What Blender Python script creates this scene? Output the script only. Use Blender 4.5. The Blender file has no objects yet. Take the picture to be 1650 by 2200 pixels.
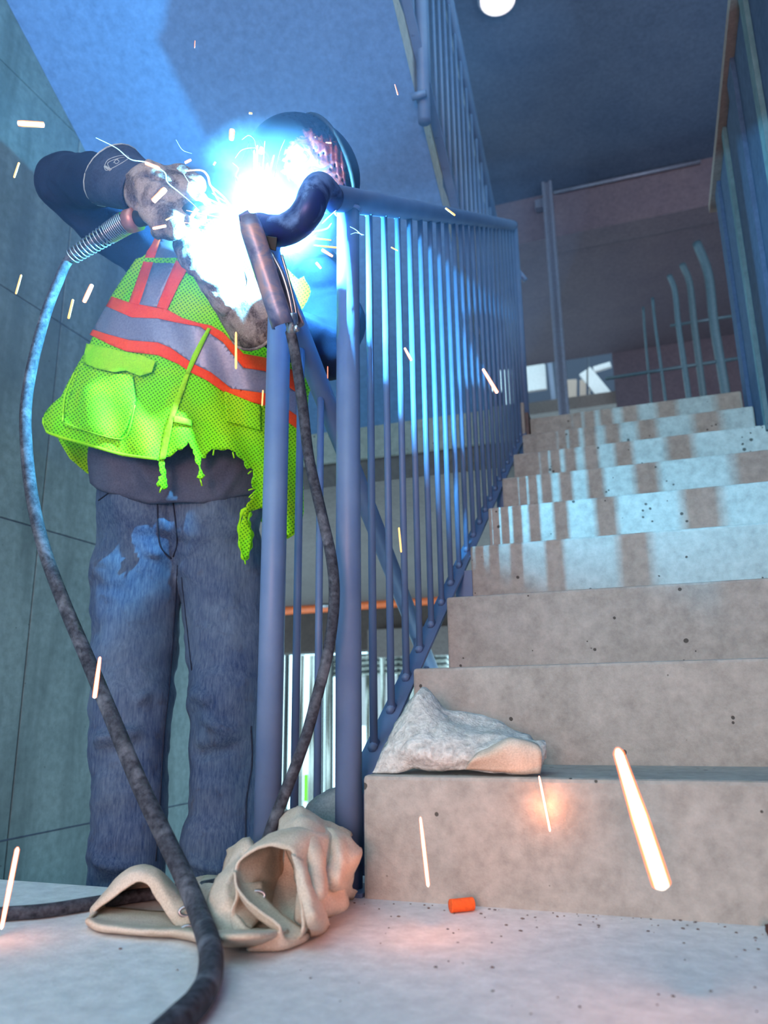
import bpy, bmesh, math, random
import numpy as np
from mathutils import Vector, Matrix, noise
from mathutils.geometry import delaunay_2d_cdt
from mathutils.bvhtree import BVHTree
random.seed(7)
C = bpy.context.scene.collection
SC = bpy.context.scene

# ------------------------------------------------------------------ camera
YAW, PITCH, ROLL, FPX = -0.33279, 0.25325, -0.01318, 1648.046
FW = Vector((math.sin(YAW)*math.cos(PITCH), math.cos(YAW)*math.cos(PITCH), math.sin(PITCH)))
_r = Vector((math.cos(YAW), -math.sin(YAW), 0)); _u = _r.cross(FW)
RT = math.cos(ROLL)*_r + math.sin(ROLL)*_u
UP = -math.sin(ROLL)*_r + math.cos(ROLL)*_u
cd = bpy.data.cameras.new('camera'); cam = bpy.data.objects.new('camera', cd); C.objects.link(cam)
cd.sensor_fit = 'VERTICAL'; cd.sensor_height = 36; cd.lens = FPX/2200*36
m = Matrix.Identity(4)
for i in range(3):
    m[i][0] = RT[i]; m[i][1] = UP[i]; m[i][2] = -FW[i]
cam.matrix_world = m
cd.clip_start = 0.02; cd.clip_end = 200
cd.dof.use_dof = True; cd.dof.focus_distance = 1.4; cd.dof.aperture_fstop = 4.2
SC.camera = cam

# ------------------------------------------------------------------ world, lights, exposure
SC.view_settings.view_transform = 'Standard'; SC.view_settings.look = 'None'
SC.view_settings.gamma = 1; SC.view_settings.use_curve_mapping = False
SC.view_settings.exposure = 0.0
try:
    SC.cycles.use_denoising = True
    SC.cycles.max_bounces = 6; SC.cycles.diffuse_bounces = 4; SC.cycles.volume_bounces = 0
    SC.cycles.sample_clamp_indirect = 6
except Exception: pass
w = bpy.data.worlds.new('overcast_sky'); SC.world = w; w.use_nodes = True
bg = w.node_tree.nodes['Background']; bg.inputs[0].default_value = (0.54, 0.86, 1.0, 1); bg.inputs[1].default_value = 3.1

ARC_POS = None
def ray(x, y): return FW + RT*((x-825)/FPX) - UP*((y-1100)/FPX)
def P(x, y, s): return ray(x, y)*s
def PY(x, y, yy): d = ray(x, y); return d*(yy/d.y)
def PX(x, y, xx): d = ray(x, y); return d*(xx/d.x)
def PZ(x, y, zz): d = ray(x, y); return d*(zz/d.z)
FZ = -0.264                                     # landing floor height (camera is the origin)

def light(name, kind, loc, power, col, **k):
    l = bpy.data.lights.new(name, kind); l.energy = power; l.color = col
    for a, b in k.items(): setattr(l, a, b)
    o = bpy.data.objects.new(name, l); o.location = loc; C.objects.link(o); return o
ARC = P(570, 505.5, 1.4055)
light('welding_arc_light', 'POINT', ARC, 215, (0.13, 0.60, 1.0), shadow_soft_size=0.0035)
# added warm fill behind the camera, turns the camera-facing risers pinkish
a = light('warm_fill', 'AREA', (1.0, -2.6, .25), 265, (1.0, 0.48, 0.38), shape='RECTANGLE', size=2.6, size_y=.9)
a.rotation_euler = Vector((-.8, 3.6, -0.25)).to_track_quat('-Z', 'Y').to_euler()

# ------------------------------------------------------------------ materials
def lin(c):
    return tuple(((v/255)/12.92 if v/255 <= .04045 else ((v/255+.055)/1.055)**2.4) for v in c)
class NT:
    def __init__(s, name):
        s.m = bpy.data.materials.new(name); s.m.use_nodes = True; s.t = s.m.node_tree
        s.b = s.t.nodes['Principled BSDF']; s.o = s.t.nodes['Material Output']
        s.tc = s.t.nodes.new('ShaderNodeTexCoord')
    def n(s, k, **kw):
        q = s.t.nodes.new(k)
        for a, b in kw.items():
            if a in q.inputs.keys(): q.inputs[a].default_value = b
            else: setattr(q, a, b)
        return q
    def l(s, a, b): s.t.links.new(a, b)
    def noise(s, scale, detail=5, rough=.6, vec=None, dist=0):
        q = s.n('ShaderNodeTexNoise'); q.inputs['Scale'].default_value = scale; q.inputs['Detail'].default_value = detail
        q.inputs['Roughness'].default_value = rough; q.inputs['Distortion'].default_value = dist
        s.l(vec or s.tc.outputs['Object'], q.inputs['Vector']); return q.outputs['Fac']
    def ramp(s, fac, stops):
        q = s.n('ShaderNodeValToRGB'); e = q.color_ramp.elements
        while len(e) < len(stops): e.new(.5)
        for el, (p, c) in zip(e, stops):
            el.position = p; el.color = (*c, 1) if len(c) == 3 else c
        s.l(fac, q.inputs[0]); return q.outputs[0]
    def mix(s, fac, a, b, mode='MIX'):
        q = s.n('ShaderNodeMix'); q.data_type = 'RGBA'; q.blend_type = mode
        for v, i in ((fac, 0), (a, 6), (b, 7)):
            if hasattr(v, 'is_linked'): s.l(v, q.inputs[i])
            else: q.inputs[i].default_value = v if i == 0 else (*v, 1)
        return q.outputs[2]
    def bump(s, h, strength=.3, dist=.01, prev=None):
        q = s.n('ShaderNodeBump'); q.inputs['Strength'].default_value = strength; q.inputs['Distance'].default_value = dist
        s.l(h, q.inputs['Height'])
        if prev: s.l(prev, q.inputs['Normal'])
        s.l(q.outputs[0], s.b.inputs['Normal']); return q.outputs[0]
    def col(s, c):
        if hasattr(c, 'is_linked'): s.l(c, s.b.inputs['Base Color'])
        else: s.b.inputs['Base Color'].default_value = (*c, 1)
    def set(s, **k):
        for a, b in k.items(): s.b.inputs[a.replace('_', ' ')].default_value = b

def concrete(name, c1, c2, pits=1.0, bump=.35, streak=False):
    M = NT(name)
    big = M.noise(2.2, 6, .62, dist=.4); fine = M.noise(38, 8, .7)
    base = M.mix(M.ramp(big, [(.32, (0, 0, 0)), (.68, (1, 1, 1))]), c1, c2)
    base = M.mix(.35, base, M.ramp(fine, [(.3, tuple(v*.55 for v in c1)), (.7, tuple(min(1, v*1.5) for v in c2))]))
    if streak:
        mp = M.n('ShaderNodeMapping'); mp.inputs['Scale'].default_value = (3, 3, .5); M.l(M.tc.outputs['Object'], mp.inputs[0])
        st = M.noise(2.5, 5, .6, mp.outputs[0]); base = M.mix(M.ramp(st, [(.45, (0, 0, 0)), (.62, (.55, .55, .55))]), base, tuple(v*.6 for v in c1))
    v = M.n('ShaderNodeTexVoronoi'); v.inputs['Scale'].default_value = 48; M.l(M.tc.outputs['Object'], v.inputs['Vector'])
    thr = M.noise(17, 2, .5)
    sub = M.n('ShaderNodeMath', operation='SUBTRACT'); M.l(v.outputs['Distance'], sub.inputs[0])
    mm = M.n('ShaderNodeMath', operation='MULTIPLY'); M.l(M.ramp(thr, [(.56, (0, 0, 0)), (.72, (1, 1, 1))]), mm.inputs[0]); mm.inputs[1].default_value = .22*pits
    M.l(mm.outputs[0], sub.inputs[1])
    pit = M.ramp(sub.outputs[0], [(0, (0, 0, 0)), (.03, (1, 1, 1))])
    base = M.mix(pit, tuple(v*.3 for v in c1), base)
    M.col(base); M.set(Roughness=.85, Specular_IOR_Level=.25)
    n1 = M.bump(fine, bump, .006); M.bump(pit, .5, .004, n1)
    return M.m
def plain(name, c, rough=.6, metal=0, nscale=60, nb=.15, var=.2, dist=.002):
    M = NT(name); f = M.noise(nscale, 6, .65)
    M.col(M.mix(M.ramp(f, [(.3, (0, 0, 0)), (.7, (1, 1, 1))]), tuple(v*(1-var) for v in c), tuple(min(1, v*(1+var)) for v in c)))
    M.set(Roughness=rough, Metallic=metal); M.bump(f, nb, dist); return M.m
def emit(name, c, k):
    M = NT(name); M.set(Emission_Strength=k); M.b.inputs['Emission Color'].default_value = (*c, 1); M.col(c); return M.m

CONC_STEP = concrete('step_concrete', lin((150, 148, 141)), lin((180, 176, 168)), 1.3, .6)
CONC_FLOOR = concrete('floor_concrete', lin((206, 210, 212)), lin((224, 226, 226)), .4, .35)
CONC_WALL = concrete('wall_concrete', lin((92, 112, 118)), lin((116, 134, 138)), .5, .15, True)
CONC_SOFFIT = concrete('glow_tinted_soffit_concrete', lin((96, 130, 176)), lin((106, 140, 186)), .1, .03)  # blue glow of the arc-lit haze is put into this base colour
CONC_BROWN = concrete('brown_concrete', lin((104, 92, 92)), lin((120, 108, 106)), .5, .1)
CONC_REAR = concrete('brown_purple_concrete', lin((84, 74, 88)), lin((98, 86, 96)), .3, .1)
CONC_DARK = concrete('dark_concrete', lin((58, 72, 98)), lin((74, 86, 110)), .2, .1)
def paint():
    M = NT('blue_grey_primer_paint'); f = M.noise(9, 6, .6); g = M.noise(160, 4, .6)
    M.col(M.mix(M.ramp(f, [(.35, (0, 0, 0)), (.7, (1, 1, 1))]), lin((90, 116, 156)), lin((106, 130, 166))))
    M.set(Roughness=.48, Specular_IOR_Level=.45); M.bump(g, .08, .001); return M.m
PAINT = paint()

# ------------------------------------------------------------------ mesh helpers
def link(name, verts, faces, mat, parent=None, smooth=False, uv=None):
    me = bpy.data.meshes.new(name); me.from_pydata([tuple(v) for v in verts], [], [tuple(f) for f in faces]); me.update()
    if mat: me.materials.append(mat)
    if smooth: me.polygons.foreach_set('use_smooth', [True]*len(me.polygons))
    o = bpy.data.objects.new(name, me); C.objects.link(o)
    if parent is not None:
        o.parent = parent; o.matrix_parent_inverse = Matrix.Translation(-PL(parent))
    return o
def PL(o):
    v = o.location.copy()
    return v
def tag(o, label=None, cat=None, group=None, kind=None):
    if label: o['label'] = label
    if cat: o['category'] = cat
    if group: o['group'] = group
    if kind: o['kind'] = kind
    return o
def thing(name, label, cat, loc=(0, 0, 0), group=None):
    o = bpy.data.objects.new(name, None); o.location = loc; o.empty_display_size = .05; C.objects.link(o)
    return tag(o, label, cat, group)
def frame_group(name, loc=(0, 0, 0), kind='structure'):
    o = bpy.data.objects.new(name, None); o.location = loc; C.objects.link(o); o['kind'] = kind; return o
def fromb(name, bm, mat, parent=None, smooth=False):
    me = bpy.data.meshes.new(name); bm.to_mesh(me); bm.free()
    if mat: me.materials.append(mat)
    if smooth: me.polygons.foreach_set('use_smooth', [True]*len(me.polygons))
    o = bpy.data.objects.new(name, me); C.objects.link(o)
    if parent is not None:
        o.parent = parent; o.matrix_parent_inverse = Matrix.Translation(-PL(parent))
    return o
def box(name, a, b, mat, parent=None, bevel=0, segs=2):
    bm = bmesh.new(); bmesh.ops.create_cube(bm, size=1)
    a = Vector(a); b = Vector(b); c = (a+b)/2; d = b-a
    for v in bm.verts: v.co = Vector((v.co.x*d.x, v.co.y*d.y, v.co.z*d.z))+c
    if bevel: bmesh.ops.bevel(bm, geom=bm.edges[:], offset=bevel, segments=segs, affect='EDGES', profile=.5)
    return fromb(name, bm, mat, parent)
def prism(name, poly, axis, lo, hi, mat, parent=None, bevel=0):
    """poly: 2D outline; axis 'x' -> (y,z) outline extruded along x; 'y' -> (x,z); 'z' -> (x,y)"""
    bm = bmesh.new()
    def mk(p, t): return {'x': (t, p[0], p[1]), 'y': (p[0], t, p[1]), 'z': (p[0], p[1], t)}[axis]
    A = [bm.verts.new(mk(p, lo)) for p in poly]; B = [bm.verts.new(mk(p, hi)) for p in poly]
    bm.faces.new(A); bm.faces.new(B[::-1])
    n = len(poly)
    for i in range(n): bm.faces.new((A[i], B[i], B[(i+1) % n], A[(i+1) % n]))
    bmesh.ops.recalc_face_normals(bm, faces=bm.faces[:])
    if bevel: bmesh.ops.bevel(bm, geom=bm.edges[:], offset=bevel, segments=2, affect='EDGES', profile=.5)
    return fromb(name, bm, mat, parent)
def catmull(pts, per=8, closed=False):
    pts = [Vector(p) for p in pts]; n = len(pts); out = []
    R = range(n) if closed else range(n-1)
    for i in R:
        p1, p2 = pts[i], pts[(i+1) % n]
        p0 = pts[(i-1) % n] if (closed or i > 0) else p1*2-p2
        p3 = pts[(i+2) % n] if (closed or i+2 < n) else p2*2-p1
        for k in range(per):
            t = k/per
            out.append(.5*((2*p1)+(p2-p0)*t+(2*p0-5*p1+4*p2-p3)*t*t+(3*p1-p0-3*p2+p3)*t**3))
    if not closed: out.append(pts[-1])
    return out
def tube_geo(path, rad, sides=12, caps=True, flat=1.0, side=None):
    path = [Vector(p) for p in path]; n = len(path)
    rr = rad if callable(rad) else (lambda t: rad)
    V, F = [], []
    t0 = (path[1]-path[0]).normalized()
    a = side if side is not None else (Vector((0, 0, 1)) if abs(t0.z) < .9 else Vector((1, 0, 0)))
    nrm = (a - t0*a.dot(t0)).normalized()
    for i, p in enumerate(path):
        t = (path[min(i+1, n-1)]-path[max(i-1, 0)]).normalized()
        nrm = (nrm - t*nrm.dot(t)).normalized(); bi = t.cross(nrm)
        r = rr(i/(n-1))
        for k in range(sides):
            an = 2*math.pi*k/sides
            V.append(p + nrm*math.cos(an)*r + bi*math.sin(an)*r*flat)
    for i in range(n-1):
        for k in range(sides):
            a0 = i*sides+k; a1 = i*sides+(k+1) % sides
            F.append((a0, a1, a1+sides, a0+sides))
    if caps: F.append(tuple(range(sides))[::-1]); F.append(tuple(range((n-1)*sides, n*sides)))
    return V, F
def tube(name, path, rad, mat, parent=None, sides=12, smooth=True, **k):
    V, F = tube_geo(path, rad, sides, **k)
    return link(name, V, F, mat, parent, smooth)
def merge(geos):
    V, F = [], []
    for v, f in geos:
        o = len(V); V += list(v); F += [tuple(i+o for i in q) for q in f]
    return V, F
def cat3(rows, per_r=6, per_c=6):
    rows = [catmull(r, per_c) for r in rows]; cols = list(zip(*rows)); cols = [catmull(list(c), per_r) for c in cols]
    nr, nc = len(cols[0]), len(cols)
    V = [cols[c][r] for r in range(nr) for c in range(nc)]
    F = [(r*nc+c, r*nc+c+1, (r+1)*nc+c+1, (r+1)*nc+c) for r in range(nr-1) for c in range(nc-1)]
    return V, F
def wrinkle(V, amp, scale, ridged=True, seed=0.0):
    out = []
    for v in V:
        p = Vector(v)*scale+Vector((seed, seed*1.7, -seed))
        n = Vector((noise.noise(p), noise.noise(p+Vector((31, 7, 3))), noise.noise(p+Vector((-9, 44, 12)))))
        if ridged: k = (1-abs(noise.noise(p*1.7))*2.5)
        else: k = 1
        out.append(Vector(v)+n*amp*max(.2, k+.6))
    return out
def solid(o, t, off=0):
    md = o.modifiers.new('thickness', 'SOLIDIFY'); md.thickness = t; md.offset = off; return o
def cloth(name, V, F, mat, parent=None, t=.003, sub=0):
    o = link(name, V, F, mat, parent, True); solid(o, t)
    if sub: s = o.modifiers.new('s', 'SUBSURF'); s.levels = sub; s.render_levels = sub
    return o

# --- signed distance surfaces (numpy surface nets)
def sdf_cone(X, a, b, ra, rb):
    a = np.array(a, float); b = np.array(b, float); ab = b-a
    t = np.clip(((X-a)@ab)/(ab@ab), 0, 1)
    return np.linalg.norm(X-a-t[..., None]*ab, axis=-1) - (ra+(rb-ra)*t)
def sdf_ell(X, c, rad, R=None):
    q = X-np.array(c, float)
    if R is not None: q = q@np.array(R)           # columns are axes
    rad = np.array(rad, float)
    k0 = np.linalg.norm(q/rad, axis=-1); k1 = np.linalg.norm(q/(rad*rad), axis=-1)+1e-9
    return k0*(k0-1)/k1
def smin(a, b, k):
    h = np.clip(.5+.5*(b-a)/k, 0, 1); return b+(a-b)*h - k*h*(1-h)
def nets(fn, lo, hi, h):
    lo = np.array(lo, float); hi = np.array(hi, float)
    n = np.ceil((hi-lo)/h).astype(int)+1
    gx, gy, gz = [lo[i]+h*np.arange(n[i]) for i in range(3)]
    F = np.empty(n, np.float32)
    for i in range(0, n[0], 16):
        X = np.stack(np.meshgrid(gx[i:i+16], gy, gz, indexing='ij'), -1); F[i:i+16] = fn(X)
    S = F < 0
    N = n-1
    acc = np.zeros((*N, 3)); cnt = np.zeros(N)
    off = [(i, j, k) for i in (0, 1) for j in (0, 1) for k in (0, 1)]
    def cor(A, o): return A[o[0]:o[0]+N[0], o[1]:o[1]+N[1], o[2]:o[2]+N[2]]
    for a in off:
        for ax in range(3):
            if a[ax]: continue
            b = list(a); b[ax] = 1
            fa, fb = cor(F, a), cor(F, b); cr = cor(S, a) != cor(S, b)
            t = np.where(cr, fa/np.where(cr, fa-fb, 1), 0)
            for q in range(3): acc[..., q] += np.where(cr, a[q]+(t if q == ax else 0), 0)
            cnt += cr
    act = cnt > 0; idx = -np.ones(N, int); idx[act] = np.arange(act.sum())
    ijk = np.argwhere(act); V = lo+h*(ijk+acc[act]/cnt[act][:, None])
    Fs = []
    for ax in range(3):
        sl0 = [slice(None)]*3; sl1 = [slice(None)]*3
        sl0[ax] = slice(0, -1); sl1[ax] = slice(1, None)
        s0, s1 = S[tuple(sl0)], S[tuple(sl1)]
        e = np.argwhere(s0 != s1); u, v = (ax+1) % 3, (ax+2) % 3
        ok = (e[:, u] > 0) & (e[:, v] > 0) & (e[:, u] < N[u]) & (e[:, v] < N[v]) & (e[:, ax] < N[ax]); e = e[ok]
        q = []
        for du, dv in ((0, 0), (-1, 0), (-1, -1), (0, -1)):
            c = e.copy(); c[:, u] += du; c[:, v] += dv; q.append(idx[c[:, 0], c[:, 1], c[:, 2]])
        q = np.stack(q, 1); flip = ~s0[e[:, 0], e[:, 1], e[:, 2]]
        q[flip] = q[flip][:, ::-1]; Fs.append(q)
    Fs = np.concatenate(Fs); Fs = Fs[(Fs >= 0).all(1)]
    return V, Fs
def nets_obj(name, fn, lo, hi, h, mat, parent, disp=None):
    V, F = nets(fn, lo, hi, h)
    e = h*.5
    g = np.stack([fn(V+np.eye(3)[i]*e)-fn(V-np.eye(3)[i]*e) for i in range(3)], 1)
    g /= np.linalg.norm(g, axis=1)[:, None]+1e-9
    if disp is not None: V = V+g*disp(V, g)[:, None]
    o = link(name, V.tolist(), F.tolist(), mat, parent, True)
    return o
def vnoise(V, scale, seed=0):
    return np.array([noise.noise(Vector((x*scale[0]+seed, y*scale[1], z*scale[2]))) for x, y, z in V])
def fold(V, a, b, wd, amp):
    a = np.array(a); b = np.array(b); ab = b-a; t = np.clip((V-a)@ab/(ab@ab), 0, 1)
    d = np.linalg.norm(V-a-t[:, None]*ab, axis=1); return amp*np.exp(-(d/wd)**2)
def chain(X, pts, k):
    d = None
    for (a, ra), (b, rb) in zip(pts, pts[1:]):
        q = sdf_cone(X, a, b, ra, rb); d = q if d is None else smin(d, q, k)
    return d
def bvh_of(o):
    me = o.data; return BVHTree.FromPolygons([v.co[:] for v in me.vertices], [p.vertices[:] for p in me.polygons])
def stroke(name, bvh, px, rad, mat, parent, off=.001, per=6, flat=.5, closed=False, default=1.6):
    """thin stitched line or cord laid on a surface"""
    pts = catmull([(x, y, 0) for x, y in px], per, closed); out = []
    for q in pts:
        d = ray(q.x, q.y).normalized(); hit = bvh.ray_cast(Vector((0, 0, 0)), d)
        if hit[0] is None: continue
        out.append(hit[0]-d*off)
    if len(out) < 3: return None
    return tube(name, out, rad, mat, parent, 6)

# ------------------------------------------------------------------ the stair shell
RISE, GO, X0, Y0 = .17, .26765, -.434, 1.141
XR = .44                                        # right wall
LX0, LX1 = -1.90, -.60                          # left lane
LEDGE = 1.10                                    # edge of the landing in the left lane
SLP = RISE/GO
# landing we look across
prism('floor', [(-1.9, -3), (2.5, -3), (2.5, 1.6), (-.60, 1.6), (-.60, LEDGE), (-1.9, LEDGE)], 'z', FZ-.18, FZ, CONC_FLOOR)['kind'] = 'structure'
# upper flight: monolithic concrete steps, each a child
fl = frame_group('stair_flight', (0, Y0, FZ))
for i in range(9):
    y = Y0+i*GO; top = FZ+(i+1)*RISE
    yb = y+GO+.02 if i < 8 else y+GO
    zb = max(FZ, top-RISE-.06) if i == 0 else top-RISE
    lowf = FZ if i == 0 else top-RISE-.01
    s_front = top-RISE-.0 if i else FZ
    poly = [(y, s_front), (y, top), (y+GO+.0, top), (y+GO, max(FZ-.1, top-RISE-.12)), (y, max(FZ-.1, top-2*RISE-.12) if i else FZ)]
    poly = [(y, top), (y+GO+.002, top), (y+GO+.002, max(FZ-.05, top-RISE-.0)-.16+.0), (y, (max(FZ-.05, top-2*RISE)-.16) if i > 0 else FZ-.02)]
    prism('step', poly, 'x', X0, XR-.002, CONC_STEP, fl, .006)
# lower flight going down in the left lane
lf = frame_group('stair_flight_down', (0, LEDGE, FZ))
for i in range(9):
    y = LEDGE+i*GO; top = FZ-(i+1)*RISE
    prism('step', [(y, top), (y+GO+.002, top), (y+GO+.002, top-.33), (y, top-.33+RISE)], 'x', LX0+.001, LX1, CONC_STEP, lf, .004)
# mid landing slab and its underside
MLZ = FZ+9*RISE
YL = Y0+8*GO
prism('floor', [(YL+GO, MLZ), (7.3, MLZ), (7.3, MLZ-.216), (YL+GO, MLZ-.216)], 'x', X0, 3.2, CONC_BROWN)['kind'] = 'structure'
prism('floor', [(3.28, MLZ+.03), (7.3, MLZ+.03), (7.3, MLZ-.216), (3.28, MLZ-.216)], 'x', -6.0, X0-.005, CONC_BROWN)['kind'] = 'structure'
tag(box('trim_1', (-1.9, 3.255, MLZ-.10), (X0-.02, 3.279, MLZ+.07), CONC_STEP), kind='structure')
# upper flight above the worker: sawtooth top, sloped smooth soffit
uf = frame_group('stair_flight_above', (0, 3.55, MLZ))
UY = 3.55
def zs(y): return MLZ-.13+SLP*(UY-y)
n_up = 13
for k in range(n_up):
    ya = UY-k*GO; yb = ya-GO; top = MLZ+(k+1)*RISE
    prism('step', [(ya, top), (yb-.001, top), (yb-.001, zs(yb)+.008), (ya, zs(ya)+.008)], 'x', LX0+.001, LX1, CONC_STEP, uf)
ylow, yhigh = UY, UY-n_up*GO
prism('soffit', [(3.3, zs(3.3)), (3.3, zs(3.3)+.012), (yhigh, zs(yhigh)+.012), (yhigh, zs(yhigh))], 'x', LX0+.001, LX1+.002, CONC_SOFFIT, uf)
# ceilings, beams, walls
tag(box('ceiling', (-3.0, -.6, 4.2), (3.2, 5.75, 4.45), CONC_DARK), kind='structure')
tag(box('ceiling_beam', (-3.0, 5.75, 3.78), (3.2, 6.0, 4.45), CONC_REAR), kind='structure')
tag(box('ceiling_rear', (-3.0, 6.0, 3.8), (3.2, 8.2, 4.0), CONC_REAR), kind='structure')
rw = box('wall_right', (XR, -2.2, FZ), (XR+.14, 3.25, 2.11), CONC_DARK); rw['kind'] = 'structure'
# left wall of formwork panels, thin recessed joints
lw = frame_group('wall_left', (-1.9, 1.2, FZ))
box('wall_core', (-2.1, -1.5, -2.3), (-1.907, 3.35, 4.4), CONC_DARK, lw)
def wz(x, y): return PX(x, y, -1.9)
hz = [wz(0, 1808).z, wz(0, 1110).z, wz(0, 610).z]
vy = [-1.5, -.25, wz(100, 1000).y, 3.35]
zz = [-2.3]+hz+[2.15, 4.4]
for i in range(len(vy)-1):
    for j in range(len(zz)-1):
        g = .0022
        box('panel', (-1.93, vy[i]+g, zz[j]+g), (-1.9+random.uniform(-.0018, .0012), vy[i+1]-g, zz[j+1]-g), CONC_WALL, lw, .0015, 1)
# ------------------------------------------------------------------ railings
HR = .024
rail = thing('stair_railing', 'blue-grey painted steel railing running up beside the concrete steps, welded to the right post', 'railing', (-.47, 1.174, FZ))
RX = -.47
def hz_(y): return .944+.0+.632*(y-1.18)
def bz_(y): return -.056+.636*(y-1.29)
Yend = 3.40
hr = catmull([(RX, 1.07, hz_(1.07)-.002), (RX, 1.25, hz_(1.25)), (RX, 2.2, hz_(2.2)), (RX, Yend, hz_(Yend))], 10)
tube('handrail', hr, HR, PAINT, rail, 20)
elb = tube('elbow', catmull([P(556, 492, 1.335), P(603, 496, 1.30), P(639, 479, 1.28), P(663, 450, 1.27), P(675, 418, 1.285), P(688, 404, 1.315), (RX, 1.085, hz_(1.085)-.003)], 8), lambda t: .0262 if .04 < t < .93 else .0272, None, rail, 24)
MB_ = NT('heat_blued_bare_steel'); f_ = MB_.noise(14, 6, .6, dist=.8)
MB_.col(MB_.ramp(f_, [(.3, lin((44, 58, 130))), (.5, lin((40, 60, 110))), (.62, lin((110, 140, 190))), (.8, lin((150, 160, 185)))])); MB_.set(Roughness=.42, Metallic=.35); MB_.bump(f_, .2, .003)
elb.data.materials.append(MB_.m)
tube('post', [(RX, 1.174, FZ), (RX, 1.174, hz_(1.174)-.01)], .0212, PAINT, rail, 24)
tube('weld_bead', [Vector((RX+.0235*math.cos(t), 1.174+.0235*math.sin(t), hz_(1.174)-.024+.006*math.sin(t))) for t in np.linspace(0, 2*math.pi, 20)], .004, PAINT, rail, 8)
box('base_plate', (RX-.03, 1.14, FZ), (RX+.034, 1.21, FZ+.006), PAINT, rail, .001)
# flat bar that follows the steps
ya, yb = 1.19, 3.36
prism('bottom_rail', [(ya, bz_(ya)-.006), (yb, bz_(yb)-.006), (yb, bz_(yb)-.016), (ya, bz_(ya)-.016)], 'x', RX-.019, RX+.019, PAINT, rail, .0015)
L_ = hz_(1.5)-bz_(1.5)
b0 = None
for k in range(22):
    y = 1.29+.0965*k
    if b0 is None:
        V, F = merge([tube_geo([(0, 0, -.008), (0, 0, L_-.012)], .0073, 10), tube_geo([(0, -.012, -.006), (0, .012, .004)], .0075, 8), tube_geo([(0, -.006, L_-.03), (0, .008, L_-.016)], .0075, 8)])
        b0 = link('baluster', V, F, PAINT, None, True); b0.parent = rail; b0.matrix_parent_inverse = Matrix.Translation(-rail.location); b = b0
    else:
        b = b0.copy(); C.objects.link(b)
    b.location = (RX, y, bz_(y))
for y in (1.2, 1.95, 2.6, 3.2):
    box('mounting_bracket', (RX-.006, y-.009, bz_(y)-.12 if y > 1.3 else FZ+.02), (X0+.003, y+.009, bz_(y)-.012), PAINT, rail, .001)
tube('end_post', [(RX, Yend, bz_(Yend)-.16), (RX, Yend, hz_(Yend)+.008)], .0212, PAINT, rail, 20)
tube('end_bracket', [(RX+.01, Yend+.02, hz_(Yend)-.25), (RX+.04, Yend+.03, hz_(Yend)-.30)], .012, PAINT, rail, 10)

lrail = thing('stair_railing', 'blue-grey steel railing on the left post, its tube sloping down behind the right post', 'railing', (-.605, 1.16, FZ))
QX = -.605
def lz_(y): return .634-.69*(y-1.382)
tube('handrail', catmull([P(566, 503, 1.352), P(577, 524, 1.378), (QX, 1.13, lz_(1.13)), (QX, 1.3, lz_(1.3)), (QX, 2.0, lz_(2.0)), (QX, 3.0, lz_(3.0))], 6), .0215, PAINT, lrail, 20)
tube('post', [(QX, 1.165, FZ), (QX, 1.165, lz_(1.165)-.005)], .0215, PAINT, lrail, 24)
def lbz(y): return -.20-.69*(y-1.16)
prism('bottom_rail', [(1.165, lbz(1.165)), (3.0, lbz(3.0)), (3.0, lbz(3.0)-.01), (1.165, lbz(1.165)-.01)], 'x', QX-.019, QX+.019, PAINT, lrail, .001)
V, F = tube_geo([(0, 0, -.9), (0, 0, .0)], .0073, 10)
b1 = None
for y in (1.262, 1.358, 1.9, 2.0, 2.1, 2.2, 2.3, 2.4, 2.5, 2.6, 2.7, 2.8, 2.9):
    if b1 is None:
        b1 = link('baluster', V, F, PAINT, None, True); b1.parent = lrail; b1.matrix_parent_inverse = Matrix.Translation(-lrail.location); b = b1
    else: b = b1.copy(); C.objects.link(b)
    b.location = (QX, y, lz_(y)-.012)

urail = thing('stair_railing', 'out-of-focus dark blue steel railing of the flight above, high behind the handrail', 'railing', (-.585, 3.4, MLZ))
UX = -.585
def uh(y): return 2.49+SLP*(3.46-y)
def ub(y): return zs(y)+.17
tube('handrail', [(UX, 3.52, uh(3.52)), (UX, .9, uh(.9))], HR, PAINT, urail, 16)
prism('bottom_rail', [(3.5, ub(3.5)), (.9, ub(.9)), (.9, ub(.9)+.012), (3.5, ub(3.5)+.012)], 'x', UX-.012, UX+.02, PAINT, urail)
V, F = tube_geo([(0, 0, 0), (0, 0, uh(2)-ub(2)-.01)], .0073, 8)
b2 = None
for k in range(26):
    y = 3.42-.0965*k
    if b2 is None:
        b2 = link('baluster', V, F, PAINT, None, True); b2.parent = urail; b2.matrix_parent_inverse = Matrix.Translation(-urail.location); b = b2
    else: b = b2.copy(); C.objects.link(b)
    b.location = (UX, y, ub(y))
q = PX(912, 262, -.57)
tube('post', [(-.57, q.y, q.z), (-.57, q.y, uh(q.y))], .022, PAINT, urail, 16)
q2 = PX(897, 205, -.58)
tube('bolt', [q2+Vector((-.02, 0, 0)), q2+Vector((.03, 0, 0))], .012, PAINT, urail, 8)

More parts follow.
